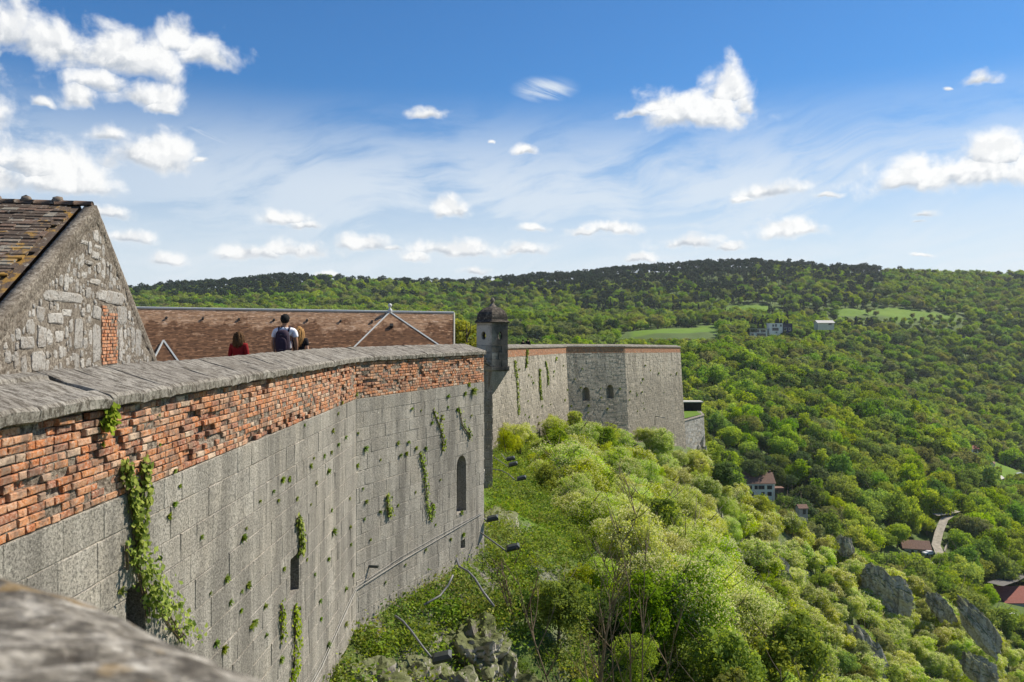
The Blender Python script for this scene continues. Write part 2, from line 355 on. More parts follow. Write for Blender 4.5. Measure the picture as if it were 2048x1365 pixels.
def leafmat(name, dark, light, trans, tw=0.35, oj=0.3, randv=0.25):
    m = bpy.data.materials.new(name); m.use_nodes = True; t = NT(m.node_tree); t.n.clear()
    ti = t.attr('tint'); oi = t.new('ShaderNodeObjectInfo').outputs['Random']
    c = t.mix(ti, dark, light)
    hsv = t.new('ShaderNodeHueSaturation')
    t.put(hsv.inputs['Hue'], t.map(oi, 0, 1, 0.5-0.035*oj/0.3, 0.5+0.02*oj/0.3)); t.put(hsv.inputs['Color'], c)
    rr = t.math('FRACT', t.math('MULTIPLY', oi, 17.31)); t.put(hsv.inputs['Value'], t.map(rr, 0, 1, 1-randv, 1+randv))
    t.put(hsv.inputs['Saturation'], t.map(t.math('FRACT', t.math('MULTIPLY', oi, 7.77)), 0, 1, 0.8, 1.08))
    d = t.new('ShaderNodeBsdfDiffuse'); t.put(d.inputs[0], hsv.outputs[0])
    tr = t.new('ShaderNodeBsdfTranslucent'); t.put(tr.inputs[0], t.mix(1.0, hsv.outputs[0], trans, 'MULTIPLY'))
    mx = t.new('ShaderNodeMixShader'); mx.inputs[0].default_value = tw
    t.l.new(d.outputs[0], mx.inputs[1]); t.l.new(tr.outputs[0], mx.inputs[2])
    t.l.new(mx.outputs[0], t.new('ShaderNodeOutputMaterial').inputs[0]); return m
def flat(name, c, rough=0.8, spec=0.3, var=0.15, sc_=8, metal=0):
    def f(t, p):
        p.inputs['Metallic'].default_value = metal
        n = t.noise(ocoord(t), sc_, 4, 0.6); return t.mix(t.map(n, 0.35, 0.65), tuple(x*(1-var) for x in c), tuple(min(1, x*(1+var)) for x in c))
    return mat(name, f, rough, spec)
M = {}
M['brick'] = mat('weathered_brick', m_brick); M['mortar'] = mat('brick_mortar', m_mortar)
M['stone'] = mat('grey_limestone', limestone((0.37, 0.35, 0.31), (0.245, 0.23, 0.205), 0.8, 0.35, 42))
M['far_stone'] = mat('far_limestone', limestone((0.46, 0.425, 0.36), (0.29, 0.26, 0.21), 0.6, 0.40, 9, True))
M['joint'] = mat('lime_joint', m_joint); M['coping'] = mat('weathered_coping', m_coping)
M['near_coping'] = mat('blotched_coping', m_coping2); M['rubble'] = mat('rubble_stone', m_rubble); M['gable'] = mat('gable_render', m_gable_mortar)
M['tile'] = mat('old_stone_tile', m_roof_tile); M['ltile'] = mat('flat_clay_tile', m_long_tile)
M['zinc'] = mat('zinc_flashing', m_zinc, 0.5, 0.5); M['turret'] = mat('turret_stone', m_turret); M['dome'] = mat('dome_stone', m_dome)
M['rock'] = mat('cliff_rock', m_rock); M['ground'] = mat('hillside_ground', m_ground)
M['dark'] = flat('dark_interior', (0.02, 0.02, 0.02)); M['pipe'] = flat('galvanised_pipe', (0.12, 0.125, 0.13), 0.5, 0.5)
M['lamp'] = flat('dark_green_metal', (0.028, 0.035, 0.032), 0.45, 0.5); M['cable'] = flat('pale_cable', (0.32, 0.31, 0.29))
M['lens'] = flat('lamp_glass', (0.05, 0.055, 0.06), 0.15, 0.6)
M['gravel'] = flat('gravel_walkway', (0.30, 0.27, 0.22), var=0.3, sc_=20)
M['bark'] = flat('bark', (0.11, 0.088, 0.066), var=0.4, sc_=6); M['stem'] = flat('dry_stem', (0.17, 0.125, 0.08), var=0.4)
M['white'] = flat('white_render', (0.72, 0.70, 0.64), var=0.06); M['glass'] = flat('dark_glass', (0.035, 0.04, 0.05), 0.2, 0.6)
M['roofb'] = flat('brown_roof', (0.15, 0.085, 0.062), var=0.3, sc_=3); M['roofr'] = flat('red_roof', (0.25, 0.075, 0.055), var=0.2, sc_=2)
M['roofg'] = flat('pale_grey_roof', (0.46, 0.45, 0.43), var=0.1); M['navy'] = flat('navy_cladding', (0.022, 0.028, 0.06)); M['cream'] = flat('cream_render', (0.56, 0.53, 0.43), var=0.1)
M['shutter'] = flat('brown_shutter', (0.10, 0.05, 0.035)); M['asphalt'] = flat('asphalt', (0.11, 0.105, 0.10), var=0.2)
M['track'] = flat('pale_gravel_track', (0.30, 0.27, 0.215), var=0.25, sc_=0.8); M['carw'] = flat('white_car_paint', (0.75, 0.76, 0.78), 0.3, 0.5, 0.02); M['tyre'] = flat('rubber', (0.02, 0.02, 0.02))
L = {}
L['shrub'] = leafmat('fresh_green_leaf', (0.10, 0.17, 0.018), (0.25, 0.35, 0.035), (1.6, 1.5, 0.5), 0.45)
L['ash'] = leafmat('ash_leaf', (0.20, 0.31, 0.020), (0.43, 0.56, 0.05), (1.5, 1.4, 0.5), 0.42)
L['bloom'] = leafmat('cream_blossom', (0.70, 0.68, 0.34), (0.92, 0.89, 0.60), (1.1, 1.1, 0.8), 0.35, 0.1, 0.10)
L['bush'] = leafmat('dark_green_leaf', (0.04, 0.085, 0.015), (0.11, 0.19, 0.03), (1.4, 1.5, 0.6), 0.35)
L['mid'] = leafmat('broadleaf_green', (0.105, 0.195, 0.022), (0.27, 0.40, 0.042), (1.5, 1.5, 0.6), 0.38, 0.28, 0.2)
L['bright'] = leafmat('young_beech_green', (0.165, 0.275, 0.020), (0.38, 0.51, 0.042), (1.5, 1.4, 0.6), 0.42, 0.25, 0.18)
L['olive'] = leafmat('budding_olive', (0.16, 0.20, 0.05), (0.32, 0.37, 0.09), (1.3, 1.2, 0.8), 0.32, 0.3, 0.2)
L['deep'] = leafmat('deep_green', (0.06, 0.105, 0.026), (0.13, 0.20, 0.05), (1.3, 1.4, 0.7), 0.28, 0.3, 0.2)
L['pine'] = leafmat('pine_needles', (0.028, 0.050, 0.028), (0.070, 0.105, 0.052), (1.2, 1.3, 0.8), 0.2, 0.2, 0.2)
L['yellow'] = leafmat('yellow_green_leaf', (0.26, 0.33, 0.012), (0.50, 0.56, 0.025), (1.4, 1.3, 0.5), 0.45)
L['red'] = leafmat('copper_leaf', (0.12, 0.035, 0.025), (0.26, 0.09, 0.06), (1.4, 1.0, 0.8), 0.3)
L['ivy'] = leafmat('ivy_leaf', (0.08, 0.14, 0.015), (0.34, 0.41, 0.06), (1.3, 1.4, 0.6), 0.32, 0.1, 0.1)
L['grass'] = leafmat('grass_blade', (0.08, 0.15, 0.018), (0.25, 0.35, 0.05), (1.4, 1.4, 0.6), 0.32, 0.3, 0.15)
# ---------------------------------------------------------------- terrain height (metres, camera eye level = 0)
WALLX = np.array([[-40, -9], [3.2, -3.6], [17.9, -3.5], [24.2, -0.85], [38, -0.93], [65, -1.6], [100, 6.8], [106, 15.0], [125.5, 26.5], [140, 31], [230, 33], [400, 33]])
BASEZ = np.array([[-40, -9], [3, -7.6], [18, -6.6], [24, -6.6], [38, -7.4], [65, -9.8], [100, -12.4], [106, -14], [125, -17.5], [140, -20], [200, -30], [260, -60], [400, -90]])
EDGEX = np.array([[-40, 6], [10, 6.2], [14, 7], [24, 9.2], [40, 12], [60, 15.5], [80, 19.5], [100, 24], [115, 28.5], [125, 31], [150, 34], [400, 36]])
SLOPE = np.array([[0, .55], [24, .58], [60, .68], [100, .7], [125, .7], [200, .5]])
CREST = np.array([[26, 128, -24], [39, 150, -31], [54, 160, -40.5], [73, 172, -51], [96, 185, -63.5], [128, 200, -83.5], [170, 215, -100], [400, 260, -110]])
VALX = np.array([-900, 0, 250, 600, 900, 1130, 1250, 1400, 1500, 1600, 1700, 1800, 1900, 2048, 2300, 3200], float)
VALY = np.array([0, 200, 235, 290, 330, 400, 480, 560, 640, 720, 800, 900, 1000, 1120, 1250, 1400], float)
def _py(y, p): return (CY-p)/F*y
VALZ = np.zeros((len(VALY), len(VALX)))
_z0 = {0: [-90]*16, 200: [-60]*7+[-66, -76, -84, -90, -94, -96, -98, -100, -100],
       235: [-55]*7+[-62, -66, -72, -80, -84, -88, -92, -96, -98], 290: [-50]*7+[-55, -60, -65, -71, -76, -80, -87, -92, -95]}
_p = {330: [895]*7+[888, 900, 932, 962, 998, 1026, 1082, 1100, 1100],
      400: [850]*6+[840, 822, 826, 852, 885, 922, 952, 1010, 1030, 1030],
      480: [790]*6+[785, 772, 765, 785, 812, 852, 906, 976, 990, 990],
      560: [730]*6+[725, 716, 722, 740, 765, 812, 915, 932, 950, 950],
      640: [680]*6+[688, 686, 690, 712, 742, 828, 858, 886, 910, 910],
      720: [655]*6+[668, 668, 669, 688, 752, 798, 805, 835, 850, 850],
      800: [645]*5+[650, 654, 656, 657, 668, 712, 745, 755, 782, 800, 800],
      900: [632]*5+[640, 643, 643, 641, 645, 660, 682, 700, 726, 745, 745],
      1000: [622, 620, 620, 622, 624, 630, 629, 627, 624, 624, 625, 630, 637, 660, 690, 690],
      1120: [612, 610, 606, 602, 600, 600, 598, 594, 590, 590, 590, 594, 600, 610, 630, 630],
      1250: [600, 598, 594, 580, 580, 575, 567, 560, 556, 556, 562, 566, 570, 578, 590, 590],
      1400: [590, 588, 590, 562, 576, 560, 549, 539, 534, 537, 546, 550, 552, 557, 565, 565]}
for i, y in enumerate(VALY):
    VALZ[i] = _z0[int(y)] if int(y) in _z0 else [_py(y, p) for p in _p[int(y)]]
def smooth(t): return t*t*(3-2*t)
def grid_noise(x, y, s, seed):
    x = x/s; y = y/s; xi = np.floor(x).astype(np.int64); yi = np.floor(y).astype(np.int64); fx = smooth(x-xi); fy = smooth(y-yi)
    def h(a, b):
        n = (a*374761393+b*668265263+seed*144665) & 0x7fffffff; n = (n ^ (n >> 13))*1274126177 & 0x7fffffff
        return ((n ^ (n >> 16)) & 0xffff)/65535.0
    return (h(xi, yi)*(1-fx)+h(xi+1, yi)*fx)*(1-fy)+(h(xi, yi+1)*(1-fx)+h(xi+1, yi+1)*fx)*fy
def valley(x, y):
    px = np.clip(CX+F*x/np.maximum(y, 5), -900, 3200); yy = np.clip(y, 0, 1400)
    i = np.clip(np.searchsorted(VALY, yy, 'right')-1, 0, len(VALY)-2); j = np.clip(np.searchsorted(VALX, px, 'right')-1, 0, len(VALX)-2)
    fy = (yy-VALY[i])/(VALY[i+1]-VALY[i]); fx = (px-VALX[j])/(VALX[j+1]-VALX[j])
    z = (VALZ[i, j]*(1-fx)+VALZ[i, j+1]*fx)*(1-fy)+(VALZ[i+1, j]*(1-fx)+VALZ[i+1, j+1]*fx)*fy
    return z-np.clip(y-1400, 0, 600)*0.12
def height(x, y, fine=True):
    x = np.asarray(x, float); y = np.asarray(y, float)
    v = valley(x, y)
    n1 = grid_noise(x, y, 45, 3)-0.5; n2 = grid_noise(x, y, 14, 5)-0.5
    v = v+(n1*9+n2*3)*np.clip((y-300)/200, 0, 1)*np.where(y > 700, 0.6, 1)
    ax = np.interp(y, WALLX[:, 0], WALLX[:, 1]); zb = np.interp(y, BASEZ[:, 0], BASEZ[:, 1]); ex = np.interp(y, EDGEX[:, 0], EDGEX[:, 1])
    ex = ex+(grid_noise(x*0, y, 6, 11)-0.5)*2.2
    s = np.maximum(x-ax, 0); se = np.maximum(ex-ax, 0.5); sl_ = np.interp(y, SLOPE[:, 0], SLOPE[:, 1])
    led = zb-sl_*np.minimum(s, se)-3.2*np.maximum(s-se, 0)
    back = np.maximum(0, -(y+4))*2
    led = led-back
    cy = np.interp(x, CREST[:, 0], CREST[:, 1]); cz = np.interp(x, CREST[:, 0], CREST[:, 2])+(grid_noise(x, y*0, 9, 21)-0.5)*3
    dd = cy-y
    sp = cz-np.where(dd > 0, 0.58*dd, -0.85*dd)-np.maximum(26-x, 0)*1.2+np.clip(dd, 0, 1)*0
    z = np.maximum(np.maximum(v, led), sp)
    near = np.clip((260-y)/60, 0, 1)
    z = z+near*((grid_noise(x, y, 2.6, 31)-0.5)*0.9+(grid_noise(x, y, 1.0, 37)-0.5)*0.45)*np.clip(s/1.5, 0, 1)
    if fine: z = z+near*(grid_noise(x, y, 0.35, 41)-0.5)*0.22*np.clip(s, 0, 1)
    return z
def hz(x, y): return float(height(np.array([x]), np.array([y]), False)[0])
MEADOWS = [  # (polygon in metres on the ground)
 ]
def meadow_mask(x, y):
    px = CX+F*x/np.maximum(y, 5)
    a = ((px > 1240) & (px < 1440) & (y > 700) & (y < 716+(px-1265)*.72+(grid_noise(px, px*0, 25, 5)-.5)*30))
    b = ((px > 1455) & (px < 1935) & (y > 985+(grid_noise(px, px*0, 60, 3)-0.5)*40) & (y < 1036-np.clip(px-1800, 0, 200)*.3+(grid_noise(px, px*0, 90, 9)-.5)*40) & ((px < 1560) | (px > 1680)))
    c = ((px > 1945) & (px < 2090) & (y > 500-(px-1945)*0.35) & (y < 560-(px-1945)*0.3))
    return a | b | c
def grid_mesh(name, X, Y, Z, mt, attrs, kind='structure'):
    nr, nc = X.shape
    me = bpy.data.meshes.new(name); me.vertices.add(nr*nc)
    me.vertices.foreach_set('co', np.stack([X, Y, Z], -1).reshape(-1))
    idx = np.arange(nr*nc).reshape(nr, nc)
    q = np.stack([idx[:-1, :-1], idx[:-1, 1:], idx[1:, 1:], idx[1:, :-1]], -1).reshape(-1, 4)
    me.loops.add(q.size); me.loops.foreach_set('vertex_index', q.reshape(-1)); me.polygons.add(len(q))
    me.polygons.foreach_set('loop_start', np.arange(0, q.size, 4)); me.polygons.foreach_set('use_smooth', np.ones(len(q), bool))
    me.update(calc_edges=True)
    for k, a in attrs.items():
        at = me.attributes.new(k, 'FLOAT', 'POINT'); at.data.foreach_set('value', a.reshape(-1).astype(np.float32))
    me.materials.append(mt); o = bpy.data.objects.new(name, me); link(o); o['kind'] = kind; return o
# fine near part in x,y and the wide valley as a fan that reaches past the far ridge
yr = np.concatenate([np.linspace(-30, 10, 24)[:-1], 10*np.power(26.0, np.linspace(0, 1, 330))])
uc = np.linspace(0, 1, 300)
Yg, Ug = np.meshgrid(yr, uc, indexing='ij')
x0 = np.interp(Yg, WALLX[:, 0], WALLX[:, 1])-6; x1 = np.maximum(16, 0.70*Yg+14)
Xg = x0+(x1-x0)*Ug**1.35
Zg = height(Xg, Yg)
gy, gx = np.gradient(Zg); slp = np.abs(gx/np.maximum(np.gradient(Xg, axis=1), 1e-3))
sg = np.clip(slp/1.1-0.5, 0, 1)
edge = Xg-np.interp(Yg, WALLX[:, 0], WALLX[:, 1])
rk = np.clip(sg+np.clip(1-edge/3.2, 0, 1)*0.9*(Yg < 30)+np.clip(1-edge/1.5, 0, 1)*0.3, 0, 1)
rk = np.where((Yg > 32) & (Yg < 62) & (edge < 3.5), rk*0.25, rk)
grid_mesh('citadel_hillside', Xg, Yg, Zg-0.02, M['ground'], {'rock': rk, 'meadow': ((Yg > 32) & (Yg < 62) & (edge < 3.5))*0.7})
yr = np.concatenate([np.linspace(170, 330, 50), 330*np.power(6000/330.0, np.linspace(0, 1, 250))[1:]])
uc = np.linspace(-1.6, 1.9, 420)
Yg, Ug = np.meshgrid(yr, uc, indexing='ij'); Xg = Ug*Yg; Zg = height(Xg, Yg, False)
Zg = Zg-np.where((Yg < 262) & (Xg < 0.72*Yg), (262-Yg)*0.12+1.5, 0)
grid_mesh('valley_ground', Xg, Yg, Zg, M['ground'], {'rock': Zg*0, 'meadow': meadow_mask(Xg, Yg).astype(float)})
b = MB(); nn = 48
b.poly([(9000*math.cos(2*math.pi*k/nn), 9000*math.sin(2*math.pi*k/nn), -125) for k in range(nn)])
o = b.build('distant_ground', M['ground']); o['kind'] = 'structure'
# ---------------------------------------------------------------- masonry along a polyline seen from its right-hand side
def V2(x, y): return Vector((x, y))
class Line:
    def __init__(s, pts, batter=0.0, z_ref=0.0):
        s.p = [V2(*q) for q in pts]; s.n = len(s.p)-1; s.b = batter; s.zr = z_ref
        s.d = [(s.p[i+1]-s.p[i]).normalized() for i in range(s.n)]; s.L = [(s.p[i+1]-s.p[i]).length for i in range(s.n)]
        s.nr = [V2(d.y, -d.x) for d in s.d]
        s.m = []
        for i in range(s.n+1):
            if i == 0: s.m.append(s.nr[0])
            elif i == s.n: s.m.append(s.nr[-1])
            else:
                q = (s.nr[i-1]+s.nr[i]); s.m.append(q/(q.dot(s.nr[i])))
    def at(s, i, u, off, z):
        """point on segment i, u metres along, off metres outwards, height z (the batter leans the foot out)"""
        off = off+s.b*max(0.0, s.zr-z)
        f = u/s.L[i]; a = s.p[i]+s.m[i]*off; c = s.p[i+1]+s.m[i+1]*off
        q = a.lerp(c, f); return Vector((q.x, q.y, z))
def cut(rects, holes):
    """takes the rectangular holes out of the rectangles (u0,u1,z0,z1)"""
    for h in holes:
        out = []
        for r in rects:
            if r[1] <= h[0] or r[0] >= h[1] or r[3] <= h[2] or r[2] >= h[3]: out.append(r); continue
            if r[0] < h[0]: out.append((r[0], h[0], r[2], r[3]))
            if r[1] > h[1]: out.append((h[1], r[1], r[2], r[3]))
            a, c = max(r[0], h[0]), min(r[1], h[1])
            if r[2] < h[2]: out.append((a, c, r[2], h[2]))
            if r[3] > h[3]: out.append((a, c, h[3], r[3]))
        rects = out
    return rects
def block(mb, ln, i, r, d, bev, tint, jit=0.0):
    u0, u1, z0, z1 = r
    if u1-u0 < 0.03 or z1-z0 < 0.02: return
    bev = min(bev, (u1-u0)*0.3, (z1-z0)*0.3); J = lambda: R(-jit, jit)
    vs = [ln.at(i, u, -0.06, z) for u, z in ((u0, z0), (u1, z0), (u1, z1), (u0, z1))]
    vs += [ln.at(i, u+J()*.5, d-bev, z+J()*.5) for u, z in ((u0, z0), (u1, z0), (u1, z1), (u0, z1))]
    vs += [ln.at(i, u+J(), d+J(), z+J()) for u, z in ((u0+bev, z0+bev), (u1-bev, z0+bev), (u1-bev, z1-bev), (u0+bev, z1-bev))]
    fs = []
    for k in range(4):
        k2 = (k+1) % 4; fs.append((k, k2, 4+k2, 4+k)); fs.append((4+k, 4+k2, 8+k2, 8+k))
    fs.append((8, 9, 10, 11)); mb.mesh(vs, fs, tint)
def plane(mb, ln, i, rects, d, tint=0.5, zt=None):
    for (u0, u1, z0, z1) in rects:
        nu = 1
        mb.poly([ln.at(i, u0, d, z0), ln.at(i, u1, d, z0), ln.at(i, u1, d, z1), ln.at(i, u0, d, z1)], tint)
def opening(parent, ln, i, h, depth, arch, mt, dark, trim_d=0.0):
    """a recess behind the hole h: side faces, floor, back, and the arch head that closes the hole's corners"""
    u0, u1, z0, z1 = h; r = (u1-u0)/2; uc_ = (u0+u1)/2; n = 10
    top = [(u0, z1), (u1, z1)] if not arch else [(uc_-r*math.cos(math.pi*k/n), z1-r+r*math.sin(math.pi*k/n)) for k in range(n+1)]
    outl = [(u0, z0)] + ([(u0, z1)] if not arch else [])+(top if arch else [(u1, z1)])+[(u1, z0)]
    mb = MB()
    for k in range(len(outl)-1):
        a, c = outl[k], outl[k+1]
        mb.poly([ln.at(i, a[0], trim_d, a[1]), ln.at(i, c[0], trim_d, c[1]), ln.at(i, c[0], -depth, c[1]), ln.at(i, a[0], -depth, a[1])], 0.35)
    mb.poly([ln.at(i, u0, trim_d, z0), ln.at(i, u1, trim_d, z0), ln.at(i, u1, -depth, z0), ln.at(i, u0, -depth, z0)], 0.6)
    if arch:
        for k in range(n):
            a, c = top[k], top[k+1]
            mb.poly([ln.at(i, a[0], trim_d, a[1]), ln.at(i, c[0], trim_d, c[1]), ln.at(i, c[0], trim_d, z1), ln.at(i, a[0], trim_d, z1)], 0.4)
    mb.build('niche' if arch else 'opening_reveal', mt, parent)
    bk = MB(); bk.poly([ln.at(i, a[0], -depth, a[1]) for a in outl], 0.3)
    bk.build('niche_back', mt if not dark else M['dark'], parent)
def courses(z0, z1, h, jig=0.06):
    zs = [z1]
    while zs[-1]-h*0.6 > z0: zs.append(zs[-1]-h*R(1-jig, 1+jig))
    zs[-1] = z0; return zs[::-1]
def masonry(root, ln, segs, spec):
    """spec: list of bands (ztop(u) , zbot(u), course h, len range, gap, depth jitter, bevel, tint fn, name, material, broken)"""

pieces = []      # (apparent size, name, MB-like args)
def piece_px(p, size): return size/max(p.y, 0.5)
NEAR = Line([(-3.62, 3.0), (-3.5, 17.9), (-0.85, 24.2)])
ZT, ZB = -0.68, -1.50                     # brick band top and foot
niche_h = {1: [(4.99, 5.60, -5.16, -3.52), (5.25, 5.53, -6.22, -5.96)], 0: [(9.72, 10.22, -4.26, -3.64), (4.40, 4.78, -2.92, -2.40)]}
wall = thing('rampart_wall', (-3.62, 3.0, -9.0), 'tall grey limestone rampart with a worn orange brick band under its slanted coping', 'rampart')
cand = {'brick': [], 'stone_block': []}
# brick band
nb = 12; hb = (ZT-ZB)/nb
for i in (0, 1):
    for k in range(nb):
        z0 = ZB+k*hb; u = -R(0, 0.2); alt = R(0, 1) < .5
        while u < NEAR.L[i]:
            w_ = (0.105 if alt else 0.215)*R(0.9, 1.08)
            if R(0, 1) < 0.8: alt = not alt
            a, c = max(u, 0.0), min(u+w_, NEAR.L[i]-0.004); u += w_+R(0.010, 0.018)
            if c-a < 0.04: continue
            s_ = mnoise.noise(Vector((a*0.9+i*50, z0*2.2, 3.1))); miss = 0.16+max(0, s_)*0.6
            q = R(0, 1)
            if q < miss*0.55: d = -R(0.03, 0.055); ti = R(0, .35)
            elif q < miss: d = -R(0.012, 0.04); ti = R(0.0, 0.5)
            else: d = R(-0.005, 0.006); ti = min(1, max(0.12, rnd.gauss(0.55, 0.24)))
            r = (a, c, z0+R(0.003, .006), z0+hb-R(0.006, .010))
            if d < -0.03 and R(0, 1) < 0.25: continue
            p = NEAR.at(i, (a+c)/2, 0, z0)
            px = CX+F*p.x/p.y
            cand['brick'].append(((c-a)*hb/p.y**3 if -60 < px else 0, (NEAR, i, r, d, 0.007, ti, 0.005)))
ST = {0: 0.335, 1: 0.335}
zc = courses(-9.0, ZB-0.004, 0.335, 0.10)
for i in (0, 1):
    for k in range(len(zc)-1):
        u = -R(0, 0.5)
        while u < NEAR.L[i]:
            w_ = R(0.38, 0.85); a, c = max(u, 0), min(u+w_, NEAR.L[i]-0.006); u += w_
            if c-a < 0.06: continue
            for r in cut([(a+0.003, c-0.003, zc[k]+0.005, zc[k+1]-0.005)], niche_h[i]):
                p = NEAR.at(i, (r[0]+r[1])/2, 0, r[2]); px = CX+F*p.x/p.y; py = CY-F*p.z/p.y
                vis = px > -40 and py < 1400 and p.z > -7.3
                cand['stone_block'].append(((r[1]-r[0])/p.y**2.2 if vis else 0, (NEAR, i, r, R(0.000, 0.007), 0.006, R(0.0, 1.0), 0.005)))
for nm, mt in (('brick', M['brick']), ('stone_block', M['stone'])):
    cs = sorted(cand[nm], key=lambda q: -q[0]); rest = MB()
    for j, (s_, a) in enumerate(cs):
        if j < 298 and s_ > 0:
            m_ = MB(); block(m_, *a)
            if m_.f: m_.build(nm, mt, wall)
        else: block(rest, *a)
    tag(rest.build('bricks_beyond' if nm == 'brick' else 'stone_blocks_beyond', mt, wall), kind='stuff')
bk = MB(); sk = MB()
for i in (0, 1):
    n = int(NEAR.L[i]/0.09); mz = 11     # rough mortar bed with its own relief
    for a in range(n):
        for k in range(mz):
            q = []
            for (ua, zk) in ((a, k), (a+1, k), (a+1, k+1), (a, k+1)):
                u_ = NEAR.L[i]*ua/n; z_ = ZB+(ZT-ZB)*zk/mz
                q.append(NEAR.at(i, u_, -0.013-0.06*min(1, max(0, 3*mnoise.noise(Vector((u_*0.9+i*50, z_*2.2, 3.1)))))+0.012*mnoise.noise(Vector((u_*9, z_*12, i*7.0))), z_))
            bk.poly(q)
    plane(sk, NEAR, i, cut([(0, NEAR.L[i], -9.0, ZB-0.004)], niche_h[i]), -0.007)
bk.build('mortar_bed', M['mortar'], wall, True); sk.build('lime_joints', M['joint'], wall)
opening(wall, NEAR, 1, niche_h[1][0], 0.55, True, M['stone'], False)
opening(wall, NEAR, 1, niche_h[1][1], 0.4, False, M['stone'], True)
opening(wall, NEAR, 0, niche_h[0][0], 0.8, False, M['stone'], True)
opening(wall, NEAR, 0, niche_h[0][1], 0.8, False, M['stone'], True)
# coping stones, rough slabs that slope outwards
def coping(parent, ln, i, u0, u1, prof, zo, seed, nu=5, recess=None, name='coping_stone', mt=None, tint=None):
    """prof: list of (outward offset, height); subdivided and roughened"""
    mb = MB(); pr = []
    for k in range(len(prof)-1):
        m_ = max(1, int(abs(prof[k+1][0]-prof[k][0])/0.13))
        for q in range(m_): f = q/m_; pr.append((prof[k][0]*(1-f)+prof[k+1][0]*f, prof[k][1]*(1-f)+prof[k+1][1]*f))
    pr.append(prof[-1]); vs = []
    for a in range(nu+1):
        u = u0+(u1-u0)*a/nu
        for (o_, z_) in pr:
            p = ln.at(i, u, o_, z_+zo)
            nz_ = mnoise.fractal(Vector((p.x*3.5, p.y*4.5, p.z*4+seed)), 0.9, 2.0, 4)
            endr = -0.010 if a in (0, nu) else 0
            p.z += nz_*0.015+endr; q = ln.at(i, u, o_+0.02*mnoise.noise(Vector((p.y*4, o_*3, p.z*9))), z_); p.x = q.x; p.y = q.y
            vs.append(p)
    n = len(pr)
    fs = [(a*n+k, a*n+k+1, (a+1)*n+k+1, (a+1)*n+k) for a in range(nu) for k in range(n-1)]
    fs += [tuple(range(n)), tuple(nu*n+k for k in range(n-1, -1, -1))]
    mb.mesh(vs, fs, R(0.2, 0.9) if tint is None else tint)
    return mb.build(name, mt or M['coping'], parent)
PR = [(-1.10, -0.68), (-1.10, -0.47), (-0.62, -0.345), (0.045, -0.545), (0.075, -0.575), (0.07, -0.655), (0.04, -0.668), (-0.25, -0.672), (-1.10, -0.68)]
PRL = [(-1.10, -0.68), (-1.10, -0.47), (-0.62, -0.345), (-0.52, -0.375), (-0.50, -0.412), (-0.10, -0.535), (-0.08, -0.508), (0.045, -0.545), (0.075, -0.575), (0.07, -0.655), (0.04, -0.668), (-0.25, -0.672), (-1.10, -0.68)]
seed = 0
for i in (0, 1):
    u = 0.0
    while u < NEAR.L[i]-0.05:
        w_ = R(0.42, 0.74); e = min(u+w_, NEAR.L[i]); seed += 1
        if NEAR.L[i]-e < 0.25: e = NEAR.L[i]
        mid = (u+e)/2
        if i == 0 and 3.1 < mid < 4.1 and not any(o_.name.startswith('sunken') for o_ in wall.children):
            o_ = coping(wall, NEAR, i, u+0.006, min(u+1.05, e+0.6)-0.006, PRL, 0, seed*3.7, 8, name='sunken_coping_stone'); e = u+1.05
            tag(o_, 'coping stone with a broken sunken panel')
        else:
            coping(wall, NEAR, i, u+0.006, e-0.006, PR, R(-0.005, 0.005), seed*3.7)
        u = e
# solid core of the rampart
core = MB()
for i in (0, 1):
    a = [NEAR.at(i, 0, -1.0, z) for z in (-9, -0.69)]; c = [NEAR.at(i, NEAR.L[i], -1.0, z) for z in (-9, -0.69)]
    a2 = [NEAR.at(i, 0, -1.05, z) for z in (-9, -0.69)]; c2 = [NEAR.at(i, NEAR.L[i], -1.05, z) for z in (-9, -0.69)]
    core.mesh(a+c+a2+c2, [(4, 6, 7, 5), (0, 4, 5, 1), (2, 3, 7, 6), (1, 5, 7, 3), (0, 1, 3, 2)])
core.build('inner_face', M['stone'], wall)

